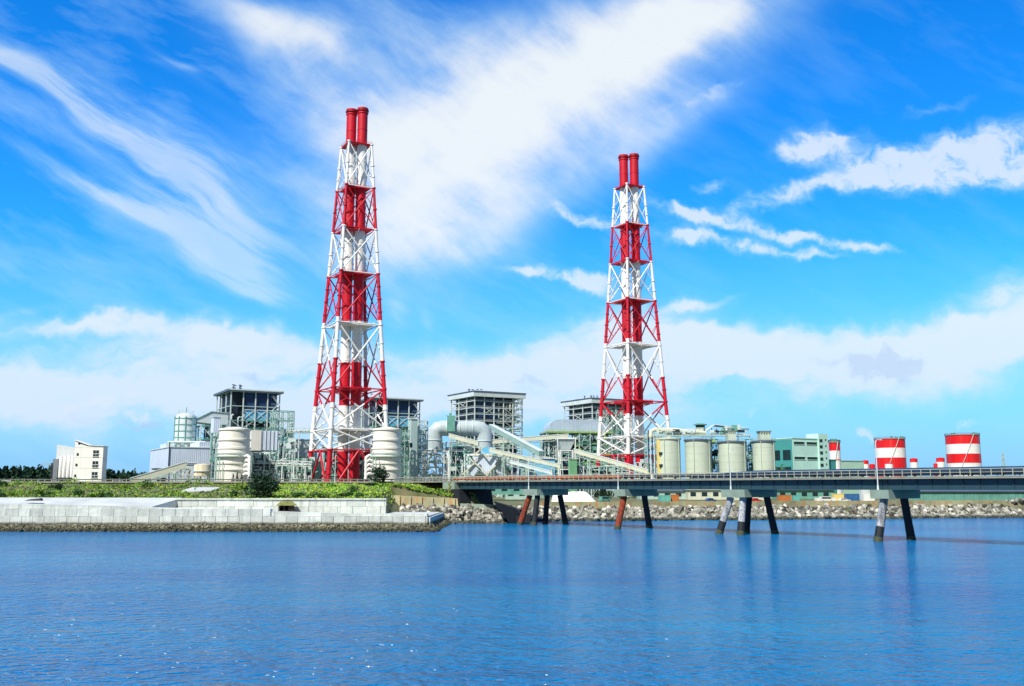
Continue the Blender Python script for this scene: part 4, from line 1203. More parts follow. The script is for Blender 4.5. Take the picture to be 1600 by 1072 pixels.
Yc = 432
t = thing('rusty_tank', 'small cream tank with rust streaks left of the banded vessel', 'tank', (X(315, Yc), Yc, 0))
r = 13 * Yc / K; zt = Z(726, Yc); zb = Z(744, Yc)
mb = MB(); mb.lathe([(r, zb), (r, zt - .4), (r * .96, zt), (.1, zt + .5)], 30); mb.build('shell', mat('rusty_cream_paint', (.70, .64, .47), .6, .15, .3, streak=.95, streak_col=(.36, .17, .05)), t, 30)
mb = MB(); mb.lathe([(r + .02, zb + 2), (r + .5, zb + 2), (r + .5, zb + 2.3), (r + .02, zb + 2.3)], 30); mb.build('ring_walkway', LSTEEL, t)
for k in range(6):
    a = 6.283 * k / 6; mb = MB(); mb.box(r * .9 * math.cos(a) - .25, r * .9 * math.cos(a) + .25, r * .9 * math.sin(a) - .25, r * .9 * math.sin(a) + .25, G, zb); mb.build('leg', CREAM, t)

def gallery(name, label, a, b, w, h, m, bents=3, roofm=None, Yb=None, group=None):
    """an inclined enclosed conveyor from point a up to point b with trestle legs"""
    a, b = Vector(a), Vector(b)
    t = thing(name, label, 'conveyor', a, 0, group)
    d = b - a; hd = Vector((d.x, d.y, 0)).normalized(); sd = Vector((-hd.y, hd.x, 0)) * (w / 2)
    up = Vector((0, 0, 1))
    mb = MB(); mb.hexa([-sd, d - sd, d + sd, sd], [-sd + up * h, d - sd + up * h, d + sd + up * h, sd + up * h]); mb.build('casing', m, t)
    e = sd * 1.12
    mb = MB(); mb.hexa([-e + up * (h + .01), d - e + up * (h + .01), d + e + up * (h + .01), e + up * (h + .01)], [up * (h + .35) - e, d - e + up * (h + .35), d + e + up * (h + .35), e + up * (h + .35)]); mb.build('roof', roofm or m, t)
    mb = MB(); n = max(4, int(d.length / 5))
    for k in range(n):
        p, q2 = d * (k / n), d * ((k + 1) / n)
        for s in (-1, 1):
            o = sd * s * 1.05
            mb.bar(p + o - up * 1.2, q2 + o - up * .0, .18); mb.bar(p + o - up * 1.2, q2 + o - up * 1.2, .22); mb.bar(p + o - up * 1.2, p + o, .18)
    mb.build('truss_frame', STEEL, t)
    for k in range(bents):
        f = (k + .6) / bents; p = d * f; zg = G - a.z
        if p.z - zg < 3: continue
        mb = MB()
        for s in (-1, 1):
            for s2 in (-1, 1): mb.bar(p + sd * s + hd * (.3 * s2) - up * 1.2, Vector((0, 0, zg - p.z)) + p + sd * s * 1.5 + hd * (1.6 * s2), .35)
        H = p.z - 1.2 - zg
        for j in range(3):
            z = -1.2 - H * (j + .5) / 3
            mb.bar(p + sd * 1.2 + up * z, p - sd * 1.2 + up * z, .25)
            for s in (-1, 1): mb.bar(p + sd * 1.3 * s - hd * 1 + up * (z - H / 6), p + sd * 1.1 * s + hd * 1 + up * (z + H / 6), .2)
        mb.build('trestle_leg', STEEL, t)
    return t
gallery('ash_conveyor', 'long pale inclined conveyor rising to the right in front of the pale blue hall', at(203, 757, 430), at(291, 731, 440), 3, 2.6, CREAM, 2, PALE)
t = thing('transfer_tower', 'small pale trestle tower at the top of the left conveyor', 'steel tower', (X(273, 446), 446, G), ALPHA)
steel(t, 0, 7, 0, 6, 0, Z(730, 446) - G, 2, 2, 3, .55, WHITE, LSTEEL, .9, 35)
mb = MB(); mb.box(.5, 6.5, .5, 5.5, Z(734, 446) - G, Z(728, 446) - G); mb.build('cabin', PALE, t)

# ducts and steel between the left vessel and the nearer chimney tower
t, w, d, h = box_thing('flue_duct', 'duct', 'boxy cream and pale blue flue duct joined to the left banded vessel', 386, 390, 433, 673, 703, 505, LAV)
mb = MB(); mb.box(-.4, w * .34, -.6, d + .4, -.3, h + .3); mb.build('transition_box', VESSEL, t)
for k in range(5):
    mb = MB(); mb.box(w * (.36 + .14 * k), w * (.36 + .14 * k) + .3, -.35, d + .3, -.2, h + .25); mb.build('stiffener_rib', PALE, t)
steel(t, .5, w - .5, .5, d - .5, G - Z(703, 505), -.3, 4, 2, 4, .6, STEEL, GSTEEL, .8, 36)
mb = MB(); mb.box(2, w - 2, 3, d - 1, G - Z(703, 505), -1); mb.build('fan_house', DARK, t)
pipework(t, 0, w, -1, 2.4, G - Z(703, 505), -2, 30, 36, [STEEL, GSTEEL, LSTEEL, DARK, NAVY], .6, 24)
t = thing('lattice_tower', 'open green steel lattice tower right of the left boiler house', 'steel tower', (X(426, 545), 545, G), ALPHA)
steel(t, 0, 11, 0, 9, 0, Z(641, 545) - G, 3, 2, 9, .55, STEEL, GSTEEL, .75, 37)
pipework(t, 1, 10, 1, 5, 4, Z(672, 545) - G, 26, 37, [STEEL, PALE, LSTEEL, SILVER, GSTEEL], .7, 26)
t, w, d, h = box_thing('precipitator', 'filter building', 'pale grey filter casing between the lattice tower and the nearer chimney', 452, 458, 494, 687, 714, 560, PALE)
flat_roof(t, w, d, h, LSTEEL)
steel(t, .4, w - .4, .4, d - .4, G - Z(714, 560), -.05, 3, 2, 4, .55, STEEL, GSTEEL, .9, 38)
for k in range(4):
    x0, x1 = w * k / 4 + .3, w * (k + 1) / 4 - .3; mb = MB(); mb.hexa([((x0 + x1) / 2 - .6, 2, -6), ((x0 + x1) / 2 + .6, 2, -6), ((x0 + x1) / 2 + .6, 3.2, -6), ((x0 + x1) / 2 - .6, 3.2, -6)], [(x0, .6, -.3), (x1, .6, -.3), (x1, d - 1, -.3), (x0, d - 1, -.3)]); mb.build('hopper', SILVER, t)
pipework(t, 0, w, -.5, 3, -14, -7, 24, 39, [STEEL, DARK, GSTEEL, NAVY], .6, 16)
t = thing('coal_shed', 'low pale green barrel-roofed shed behind the red feet of the nearer chimney', 'shed', (X(490, 580), 580, G), R(22))
rr = Z(716, 580) - G
mb = MB(); mb.prism([(rr * 1.35 * math.cos(a), rr * math.sin(a)) for a in lin(0, math.pi, 20)], 0, 40); mb.build('barrel_roof', DOME, t, 30)
mb = MB(); mb.box(-3, 3, -.25, .1, 0, 7); mb.build('door', DARK, t)
t, w, d, h = box_thing('flue_duct', 'duct', 'corrugated pale duct casing right behind the nearer chimney tower flues', 524, 530, 566, 641, 672, 590, PALE)
for k in range(6):
    mb = MB(); mb.box(w * (.05 + .17 * k), w * (.05 + .17 * k) + .35, -.4, d + .3, -.2, h + .3); mb.build('stiffener_rib', LSTEEL, t)
steel(t, .5, w - .5, .5, d - .5, G - Z(672, 590), -.3, 3, 2, 5, .6, STEEL, GSTEEL, .9, 40)
t, w, d, h = box_thing('fan_house', 'building', 'pale fan house between the chimney tower and the right banded vessel', 546, 549, 582, 672, 703, 550, LAV)
for k in range(6):
    mb = MB(); mb.box(w * (.05 + .17 * k), w * (.05 + .17 * k) + .3, -.35, d + .3, -.1, h + .2); mb.build('stiffener_rib', PALE, t)
mb = MB(); mb.hexa([(w * .3, 1, -10), (w * .7, 1, -10), (w * .7, d * .5, -10), (w * .3, d * .5, -10)], [(1, .3, -.05), (w - 1, .3, -.05), (w - 1, d - 1, -.05), (1, d - 1, -.05)]); mb.build('hopper', DARK, t)
steel(t, .4, w - .4, .4, d - .4, G - Z(703, 550), -.3, 2, 2, 4, .55, LSTEEL, GSTEEL, .8, 41)
pipework(t, 0, w, -1, 2, G - Z(703, 550), -4, 18, 41, [STEEL, LSTEEL, DARK, GSTEEL], .6, 12)

def pipe_bridge(label, pa, pb, h, w, Yw=0, legs=3, seed=1, m=LSTEEL, pm=(CREAM, SILVER, STEEL)):
    a, b = Vector(pa), Vector(pb); L2 = (b - a).length; rz = math.atan2(b.y - a.y, b.x - a.x)
    t = thing('pipe_bridge', label, 'pipe bridge', a, rz)
    dz = b.z - a.z; n = max(4, int(L2 / 4.5))
    for y in (0, w):
        mb = MB()
        P = lambda k, up: Vector((L2 * k / n, y, dz * k / n + up))
        mb.bar(P(0, 0), P(n, 0), .3); mb.bar(P(0, h), P(n, h), .3)
        for k in range(n):
            mb.bar(P(k, 0), P(k, h), .2)
            mb.bar(P(k, 0 if k % 2 else h), P(k + 1, h if k % 2 else 0), .18)
        mb.build('truss_frame', m, t)
    for i, pmm in enumerate(pm):
        mb = MB(); y = w * (i + 1) / (len(pm) + 1); mb.tube((0, y, .75), (L2, y, dz + .75), .42 if i != 1 else .6, None, 10); mb.build('pipe', pmm, t, 40)
    mb = MB(); mb.hexa([(0, 0, -.2), (L2, 0, dz - .2), (L2, w, dz - .2), (0, w, -.2)], [(0, 0, -.02), (L2, 0, dz - .02), (L2, w, dz - .02), (0, w, -.02)]); mb.build('deck', GSTEEL, t)
    for k in range(legs):
        x = L2 * (k + .5) / legs; mb = MB(); z = dz * (k + .5) / legs; zg = G - a.z
        for y in (0, w): mb.bar((x, y, z - .2), (x, y - .8 if y == 0 else y + .8, zg), .45)
        for j in range(3): mb.bar((x, 0, z - .2 + (zg - z) * j / 3), (x, w, z - .2 + (zg - z) * (j + 1) / 3), .25)
        mb.build('trestle_leg', m, t)
    return t
pipe_bridge('horizontal pipe bridge running behind the nearer chimney tower to the right vessel', at(448, 676, 535), at(600, 676, 545), 2.6, 3, legs=4)
pipe_bridge('low pipe bridge of pale pipes above the bank road left of the tower feet', at(432, 727, 470), at(486, 729, 470), 2.4, 3, legs=3)
pipe_bridge('lower pipe bridge beneath the duct casing, between chimney and fan house', at(500, 706, 555), at(640, 706, 545), 2.2, 3, legs=4, pm=(SILVER, YGREEN))

# ------------------------------------------------------------------ middle of the plant
t, w, d, h = box_thing('lift_shaft', 'shaft', 'tall plain grey-green shaft right of the right banded vessel', 636.5, 641, 651, 655, None, 492, mat('shaft_cladding', (.42, .56, .54), .5, .1, .15, streak=.25))
flat_roof(t, w, d, h, PALE)
t = thing('stair_tower', 'zigzag steel stair tower beside the tall grey-green shaft', 'steel tower', (X(652, 500), 500, G), ALPHA)
H = Z(657, 500) - G
steel(t, 0, 5.4, 0, 4, 0, H, 1, 1, 11, .45, LSTEEL, STEEL, .3, 42)
mb = MB()
for k in range(22):
    xa, xb = (.3, 5.1) if k % 2 else (5.1, .3)
    mb.bar((xa, -.5, H * k / 22), (xb, -.5, H * (k + 1) / 22), .7, .3); mb.bar((xa, -.9, H * k / 22 + 1), (xb, -.9, H * (k + 1) / 22 + 1), .12)
mb.build('stair', LSTEEL, t)
steel(t, -9.5, -5, 2, 9, 0, H - 6, 1, 1, 10, .45, STEEL, GSTEEL, .8, 47)
t = thing('steel_rack', 'green pipe rack tight against the right side of the right banded vessel', 'pipe rack', (X(624, 478), 478, G), ALPHA)
steel(t, 0, 5, 0, 6, 0, Z(672, 478) - G, 2, 1, 9, .4, STEEL, GSTEEL, .6, 48)
pipework(t, 0, 5, 0, 3, 1, Z(680, 478) - G, 22, 48, [STEEL, LSTEEL, DARK, GSTEEL], .35, 14)

Yd = 520
rad = 12.2 * Yd / K
def arc(c, a0, a1, rr, n=5): return [(c[0] + rr * math.cos(a), c[1] + rr * math.sin(a)) for a in lin(R(a0), R(a1), n)]
t = thing('elbow_duct', 'huge pale round duct with mitred elbows at both ends, before the third boiler house', 'duct', (X(678, Yd), Yd, 0), R(4))
zc = Z(669, Yd); L0 = X(757, Yd) - X(678, Yd)
pts = [(0, Z(704, Yd)), (0, zc - rad * 1.1)] + arc((rad * .9, zc - rad * .9), 180, 90, rad * .9, 3)[1:] + [(L0 - rad * 1.2, zc)] + arc((L0 - rad * .9, zc - rad * .9), 90, 0, rad * .9, 3)[1:] + [(L0, Z(700, Yd))]
mb = MB(); mb.path([(x, 0, z) for x, z in pts], rad, 28); mb.build('shell', DUCTM, t, 24)
mb = MB()
for x in lin(rad * 1.5, L0 - rad * 1.6, 4): mb.tube((x, 0, zc), (x + .35, 0, zc), rad + .3, None, 28)
for x, z in ((0, Z(703.5, Yd)), (0, zc - rad * 1.6), (L0, zc - rad * 1.7)): mb.tube((x, 0, z), (x, 0, z + .5), rad + .35, None, 28)
mb.build('flange_rib', PALE, t, 40)
mb = MB(); mb.box(rad * 1.6, rad * 2.6, -rad - 1.5, -rad + 1, zc - 2, zc + rad + 2); mb.tube((rad * 2, 0, zc + rad * .8), (rad * 2, 0, zc + rad + 4), .6, None, 8); mb.bar((rad * 1.4, -rad, zc + rad + 2.2), (rad * 3, -rad, zc + rad + 2.2), .3); mb.build('valve_platform', GSTEEL, t)
t = thing('duct_support_tower', 'white braced steel tower carrying the left elbow of the big duct', 'steel tower', (X(665, 522), 512, G), R(10))
H = Z(705, 520) - G
steel(t, 0, 12.8, 0, 12, 0, H, 2, 2, 4, .6, WHITE, LSTEEL, .95, 43)
mb = MB(); mb.hexa([(4, 4, H * .2), (9, 4, H * .2), (9, 9, H * .2), (4, 9, H * .2)], [(2.5, 3, H * .5), (10.5, 3, H * .5), (10.5, 10, H * .5), (2.5, 10, H * .5)]); mb.build('hopper', LAV, t)
mb = MB(); mb.path([(6.4 - 4.6 * math.cos(a), -.6, H * .72 + 5 * math.sin(a)) for a in lin(0, math.pi, 10)], .5, 8); mb.build('arch_pipe', CREAM, t, 40)
pipework(t, 0, 12, 0, 6, 1, H - 1, 22, 43, [PALE, STEEL, LSTEEL, SILVER], .5, 12)
t = thing('pipe_rack', 'dense dark blue pipe rack under the middle of the big elbow duct', 'pipe rack', (X(702, 545), 545, G), ALPHA)
H = Z(690, 545) - G
steel(t, 0, 13, 0, 9, 0, H, 3, 2, 6, .5, STEEL, LSTEEL, .6, 44)
mb = MB(); mb.box(1, 12, 3.4, 8.6, 0, H - 3); mb.build('machine_house', NAVY, t)
pipework(t, 0, 13, -.5, 3, 1, H, 40, 44, [STEEL, PALE, GSTEEL, LSTEEL, SILVER], .6, 18)
# the hoppers with their raking beams
Yh = 505
t = thing('ash_hopper', 'wide pale blue V-shaped hopper between cream raking beams, below the right duct elbow', 'hopper', (X(760, Yh), Yh, 0), R(4))
k = Yh / K; zz = lambda py: Z(py, Yh)
def pyramid(mb, x0, x1, zt, xb, zbt, y0=-3, y1=9, box=1.5):
    mb.hexa([(xb - .6, y0 + .3, zbt), (xb + .6, y0 + .3, zbt), (xb + .6, y0 + 1.5, zbt), (xb - .6, y0 + 1.5, zbt)], [(x0, y0, zt), (x1, y0, zt), (x1, y1, zt), (x0, y1, zt)])
    mb.box(x0, x1, y0, y1, zt, zt + box)
for x0, x1, py in ((-22, 19, 716), (-31, -12, 731), (10, 33, 731)):
    mb = MB(); pyramid(mb, x0 * k, x1 * k, zz(py), (x0 + x1) / 2 * k, zz(744), -3 if py == 716 else -4.5); mb.build('hopper_cone', LAV, t)
mb = MB(); mb.box(-9 * k, 14 * k, -1.5, 8, zz(712), zz(699)); mb.build('inlet_box', SKYCLAD, t)
mb = MB(); mb.box(-26 * k, 25 * k, -3.4, 9.4, zz(712.2), zz(709.5)); mb.build('ring_beam', WHITE, t)
for xa, pa, xb, pb in ((-2, 742, 30, 712), (2, 742, -28, 716), (-22, 714, -4, 697), (20, 714, 6, 700), (-38, 742, -14, 718), (36, 742, 14, 718), (0, 716, 12, 700), (0, 716, -13, 700)):
    mb = MB(); mb.bar((xa * k, -5.2, zz(pa)), (xb * k, -5.2, zz(pb)), .9, .7); mb.build('raking_beam', CREAM, t)
steel(t, -34 * k, 34 * k, 1, 10, G, zz(709), 4, 2, 4, .45, LSTEEL, STEEL, .5, 45)
pipework(t, -36 * k, -26 * k, 0, 4, zz(742), zz(700), 16, 45, [STEEL, LSTEEL, GSTEEL, SILVER], .6, 10)
pipework(t, 24 * k, 34 * k, 0, 4, zz(742), zz(705), 12, 46, [STEEL, NAVY, GSTEEL, LSTEEL], .6, 10)
gallery('inclined_conveyor', 'long grey-green conveyor slanting down from the big duct elbow to the right', at(768, 671, 545), at(846, 713, 510), 3.2, 2.6, mat('conveyor_green_cladding', (.26, .40, .37), .5, .15, .2, ribs=.8), 2, PALE)
gallery('inclined_conveyor', 'long cream conveyor slanting down above the hoppers toward the blue transfer building', at(765, 706, 495), at(876, 731.5, 488), 2.6, 1.7, CREAM, 3, PALE)
gallery('inclined_conveyor', 'short cream conveyor under the big duct, sloping down right', at(702, 684, 506), at(748, 696.5, 503), 2.4, 2.0, CREAM, 0, PALE)
gallery('inclined_conveyor', 'lowest pale green conveyor sloping down to the bridge rail, right of hoppers', at(797, 724, 482), at(864, 742, 476), 2.4, 1.4, PALE, 2, LSTEEL)
gallery('flat_conveyor', 'nearly level cream duct spanning between third boiler house and silver hood', at(766, 694, 575), at(888, 684.5, 575), 3.4, 2.3, CREAM, 4, PALE)
gallery('right_conveyor', 'cream conveyor sloping down to the right in front of the farther chimney', at(898, 708, 500), at(1014, 741, 486), 2.8, 2.0, CREAM, 3, PALE)
t = thing('blue_shed', 'low bright blue shed seen between the sloping conveyors', 'shed', (X(812, 540), 540, G), R(8))
H = Z(717, 540) - G
mb = MB(); mb.box(0, 20, 0, 14, 0, H); mb.build('wall', SKYCLAD, t)
mb = MB(); mb.prism([(-.6, H + .01), (20.6, H + .01), (20.6, H + .3), (10, H + 2.4), (-.6, H + .3)], -.6, 14.6); mb.build('roof', PALE, t)
t = thing('pipe_rack', 'navy panelled pipe rack between the hoppers and the blue shed', 'pipe rack', (X(790, 530), 530, G), ALPHA)
steel(t, 0, 8, 0, 8, 0, Z(708, 530) - G, 2, 2, 4, .5, WHITE, LSTEEL, .7, 49)
mb = MB(); mb.box(.8, 7.6, 2, 7.6, 0, Z(716, 530) - G); mb.build('machine_house', NAVY, t)

# ------------------------------------------------------------------ silver hood and blue transfer building
Yq = 590
t = thing('curved_hood', 'long silver hood with a rounded end, on a green deck left of the farther chimney', 'duct', (X(857, Yq), Yq, 0), R(12))
k = Yq / K; zz = lambda py: Z(py, Yq)
Wd = 100 * k
zb, zt = zz(674), zz(655)
hh = zt - zb
poly = [(0, zb), (Wd, zb), (Wd, zt - 3.4), (Wd - 4, zt - 1.4), (Wd - 9, zt)] + [(8 - 8 * math.sin(a), zt - hh * .9 * (1 - math.cos(a))) for a in lin(0, math.pi / 2, 8)]
mb = MB(); mb.prism(poly, 0, 14); mb.build('shell', HOODM, t, 40)
mb = MB()
for x in lin(9, Wd - 6, 4): mb.box(x, x + .2, -.12, 0, zb, zt - (3 if x > Wd - 9 else .2))
mb.build('seam_rib', PALE, t)
mb = MB(); mb.box(-2.2, Wd + 2, -2.5, 15, zb - 1.0, zb - .01); mb.build('deck', STEEL, t)
mb = MB(); mb.box(-2.2, Wd + 2, -2.6, -2.5, zb - .9, zb + .1)
for hz in (.6, 1.15): mb.bar((-2.2, -2.45, zb + hz), (Wd + 2, -2.45, zb + hz), .1)
for x in lin(-2.2, Wd + 2, 22): mb.bar((x, -2.45, zb), (x, -2.45, zb + 1.15), .1)
mb.build('deck_railing', YGREEN, t)
steel(t, -1.5, Wd + 1, -2, 14, G, zb - 1.02, 6, 2, 6, .6, STEEL, GSTEEL, .7, 50)
mb = MB(); mb.box(2, 15, .5, 12, G, zb - 6); mb.build('machine_house', NAVY, t)
mb = MB(); mb.box(16, Wd - 2, 4, 12, G, zb - 5); mb.build('machine_house', DARK, t)
pipework(t, 16, Wd, -2, 3, zb - 20, zb - 1.5, 44, 50, [YGREEN, STEEL, GSTEEL, YGREEN, LSTEEL], .6, 20)
pipework(t, 0, Wd, -2, 3, G, zb - 12, 50, 51, [STEEL, GSTEEL, LSTEEL, DARK, PALE], .5, 24)
Yk = 515
t = thing('feed_hopper', 'pale tapered hopper on a white ladder frame in front of the navy transfer house', 'hopper', (X(873, Yk), Yk, 0), R(6))
k = Yk / K; zz = lambda py: Z(py, Yk)
mb = MB(); mb.hexa([(6 * k, 2, zz(703)), (20 * k, 2, zz(703)), (20 * k, 6, zz(703)), (6 * k, 6, zz(703))], [(0, 0, zz(686)), (27 * k, 0, zz(686)), (27 * k, 8, zz(686)), (0, 8, zz(686))]); mb.build('hopper_cone', PALE, t)
mb = MB(); mb.box(-.5, 27 * k + .5, -.5, 8.5, zz(686) + .01, zz(684)); mb.build('rim', WHITE, t)
steel(t, 3 * k, 23 * k, .5, 7, G, zz(703.5), 1, 1, 5, .5, WHITE, WHITE, .3, 52)
for x in (-.5, 27 * k):
    mb = MB(); mb.bar((x, -.2, zz(686)), (x + (1 if x < 0 else -1) * 3 * k, -.2, G), .45); mb.build('leg', WHITE, t)
t, w, d, h = box_thing('green_kiosk', 'cabin', 'plain light green box cabin beside the feed hopper above the bridge rail', 888.5, 890, 902, 718, None, 500, CGREEN)
flat_roof(t, w, d, h, CGREEN, .2, .3)
mb = MB(); mb.box(w * .25, w * .55, -.12, .1, 0, 2.4); mb.build('door', GSTEEL, t)
t = thing('steel_rack', 'green steel rack behind the farther chimney, right of the silver hood', 'pipe rack', (X(950, 640), 640, G), ALPHA)
steel(t, 0, 16, 0, 12, 0, Z(640, 640) - G, 4, 2, 12, .6, STEEL, GSTEEL, .75, 53)
pipework(t, 0, 16, 0, 5, 4, Z(650, 640) - G, 44, 53, [LSTEEL, STEEL, GSTEEL, DARK], .7, 30)
t = thing('pipe_rack', 'low dark pipe rack at the feet of the farther chimney', 'pipe rack', (X(912, 520), 520, G), R(12))
steel(t, 0, 26, 0, 8, 0, Z(728, 520) - G, 6, 1, 3, .45, LSTEEL, STEEL, .5, 54)
mb = MB(); mb.box(1, 25, 2.5, 7.5, 0, Z(730, 520) - G); mb.build('machine_house', DARK, t)
pipework(t, 0, 26, -.5, 2.2, 1, Z(727, 520) - G, 34, 54, [LSTEEL, STEEL, PALE, GSTEEL], .45, 10)
t = thing('pipe_rack', 'pale riser frame just left of the yellow-edged silo', 'pipe rack', (X(1013, 492), 492, G), R(8))
steel(t, 0, 4.0, 0, 5, 0, Z(676, 492) - G, 1, 1, 8, .4, STEEL, GSTEEL, .3, 55)
for i in range(4):
    mb = MB(); mb.tube((.4 + i * 1.0, -.6, 0), (.4 + i * 1.0, -.6, Z(672 + 2 * i, 492) - G), .28, None, 8); mb.build('riser_pipe', [DARK, PALE, DARK, LSTEEL][i], t, 40)

# ------------------------------------------------------------------ silos
silo_labels = ['concrete silo with a yellow strip and ladder cages on its left side', 'second silo from the left, plain, right of the yellow-edged one', 'third silo from the left, crenellated cabin on its roof', 'rightmost silo beside the teal building, tall cabin on its roof']
for i, (a, b, top) in enumerate(((1027, 1064.5, 685), (1072, 1112, 687), (1125, 1167, 690), (1178.5, 1212.5, 689))):
    Y = 475
    r = (b - a) / 2 * Y / K; x = X((a + b) / 2, Y); zt = Z(top, Y)
    t = thing('silo', silo_labels[i], 'silo', (x, Y, G), 0, 'row of concrete silos')
    h = zt - G
    mb = MB(); P = [(r, 0)]
    for j in range(1, 8): P += [(r, h * j / 8 - .05), (r - .06, h * j / 8 - .02), (r - .06, h * j / 8 + .02), (r, h * j / 8 + .05)]
    P += [(r, h - .8)]
    mb.lathe(P, 48); mb.build('shell', SILO, t, 30)
    mb = MB(); mb.lathe([(r + .02, h - .8), (r + .5, h - .7), (r + .5, h - .1), (r * .98, h), (r * .3, h + .5), (.1, h + .5)], 48, mi=0); mb.build('roof', ROOF if i else SILO, t, 30)
    mb = MB()
    for k in range(26):
        aa = 6.283 * k / 26; c, s = math.cos(aa) * (r + .4), math.sin(aa) * (r + .4); mb.bar((c, s, h - .1), (c, s, h + 1.2), .1)
    for hz in (.5, 1.15): mb.path([((r + .4) * math.cos(q2), (r + .4) * math.sin(q2), h + hz) for q2 in lin(0, 6.28, 40)], .06, 5)
    mb.build('roof_railing', STEEL, t)
    if i == 0:
        mb = MB(); mb.box(-r - .3, -r + 2.2, -r * .62, -r * .3, 0, h - .9); mb.build('side_panel', YELLOW, t)
        for k in range(4):
            mb = MB(); mb.box(-r + .6, -r + 2.6, -r * .62 - 1.0, -r * .62 - .02, h * (.12 + .2 * k), h * (.12 + .2 * k) + 1.2); mb.build('ladder_landing', DARK, t)
    if i >= 2:
        cw = (6.0 if i == 2 else 8 ) * Y / K
        cx = (-.5 if i == 2 else .4); hc = Z(676 if i == 2 else 677, Y) - zt
        mb = MB(); mb.box(cx - cw, cx + cw, -3, 3, h + .4, h + hc); cab = mb.build('roof_cabin', SILO, t)
        mb = MB(); mb.hexa([(cx - cw, -3, h + hc + .01), (cx + cw, -3, h + hc + .01), (cx + cw, 3, h + hc + .01), (cx - cw, 3, h + hc + .01)], [(cx - cw - .6, -3.6, h + hc + 1), (cx + cw + .6, -3.6, h + hc + 1), (cx + cw + .6, 3.6, h + hc + 1), (cx - cw - .6, 3.6, h + hc + 1)]); mb.build('parapet', SILO, cab)
        for k in range(4):
            xx = cx - cw + 2 * cw * (k + .3) / 4; mb = MB(); mb.box(xx, xx + cw * .25, -3.06, -2.9, h + hc - .7, h + hc - .1); mb.build('window', GLASS, cab)
    mb = MB(); mb.tube((r * .75, -r * .75, 0), (r * .75, -r * .75, h), .2, None, 6); mb.tube((-r * .5, -r * .95, 0), (-r * .5, -r * .95, h), .14, None, 6); mb.build('downpipe', SILO, t)
t = thing('silo_gallery', 'pale railed conveyor gallery running over the tops of the left silos', 'conveyor', (X(1020, 478), 478, Z(684, 478)), R(3))
Lg = X(1178, 478) - X(1020, 478)
mb = MB(); mb.box(0, Lg, -2.2, 2.2, .9, 1.3); mb.build('deck', SILO, t)
mb = MB(); mb.path([(-.5, 0, .4), (-.3, 0, 3.2), (1.2, 0, 4.0), (Lg * .27, 0, 3.8)], 1.1, 10); mb.tube((Lg * .27, 0, 3.8), (Lg * .55, 0, 2.4), .9, None, 10); mb.build('belt_cover', CREAM, t, 40)
mb = MB()
for x in lin(0, Lg, 34): mb.bar((x, -2.2, 1.3), (x, -2.2, 2.6), .1)
for hz in (.6, 1.3): mb.bar((0, -2.2, 1.3 + hz), (Lg, -2.2, 1.3 + hz), .1)
for x in lin(1, Lg - 1, 8): mb.bar((x, -1.5, -1.5), (x, -1.5, .9), .3)
mb.build('railing', STEEL, t)
pipework(t, 2, Lg * .5, -1.8, 1.5, 1.3, 3.6, 18, 60, [CREAM, STEEL, PALE, DARK], .4, 14)
pipework(t, Lg * .55, Lg - 1, -1.8, 1.5, 1.3, 5.4, 18, 61, [STEEL, GSTEEL, DARK, LSTEEL], .25, 8)
t = thing('roof_kiosk', 'small hexagonal glazed kiosk with overhanging roof above the second silo', 'cabin', (X(1097, 481), 481, Z(672, 481)))
k = 481 / K
mb = MB(); mb.lathe([(7.5 * k, -1.4), (7.5 * k, 1.0), (8.2 * k, 1.02), (8.2 * k, 1.2)], 6); mb.build('base', SILO, t)
mb = MB(); mb.lathe([(7 * k, 1.22), (7.6 * k, 2.4)], 6); mb.build('glazing', GLASS, t)
mb = MB(); mb.lathe([(10.5 * k, 2.42), (11 * k, 2.7), (6 * k, 3.4), (.1, 3.5)], 6); mb.build('roof', GSTEEL, t)
t = thing('roof_canopy', 'thin open gabled canopy frame over the tops of the middle silos', 'canopy', (X(1106, 492), 492, 0))
zz = lambda py: Z(py, 492); k = 492 / K
mb = MB()
for y in (0, 8):
    mb.bar((0, y, zz(674)), (14 * k, y, zz(664)), .35); mb.bar((14 * k, y, zz(664)), (56 * k, y, zz(669)), .35)
    for x, py in ((0, 674), (14, 664), (36, 666.5), (56, 669)): mb.bar((x * k, y, zz(686)), (x * k, y, zz(py)), .3)
mb.build('steel_frame', STEEL, t)
mb = MB(); mb.prism([(0, zz(674)), (14 * k, zz(664)), (56 * k, zz(669)), (56 * k, zz(668)), (14 * k, zz(663)), (0, zz(673))][::-1], -.6, 8.6); mb.build('roof_sheet', PALE, t)
for a, lab in ((1113.5, 'steel riser rack with green pipes in the gap between second and third silos'), (1168.5, 'steel riser rack in the gap between the two rightmost silos')):
    t = thing('pipe_rack', lab, 'pipe rack', (X(a, 484), 484, G))
    steel(t, 0, 3.3, 0, 4, 0, Z(686, 484) - G, 1, 1, 9, .32, STEEL, GSTEEL, .8, int(a))
    pipework(t, 0, 3, 0, 3, 0, Z(690, 484) - G, 22, int(a), [DARK, GSTEEL, YGREEN, LSTEEL, NAVY], .35, 12)

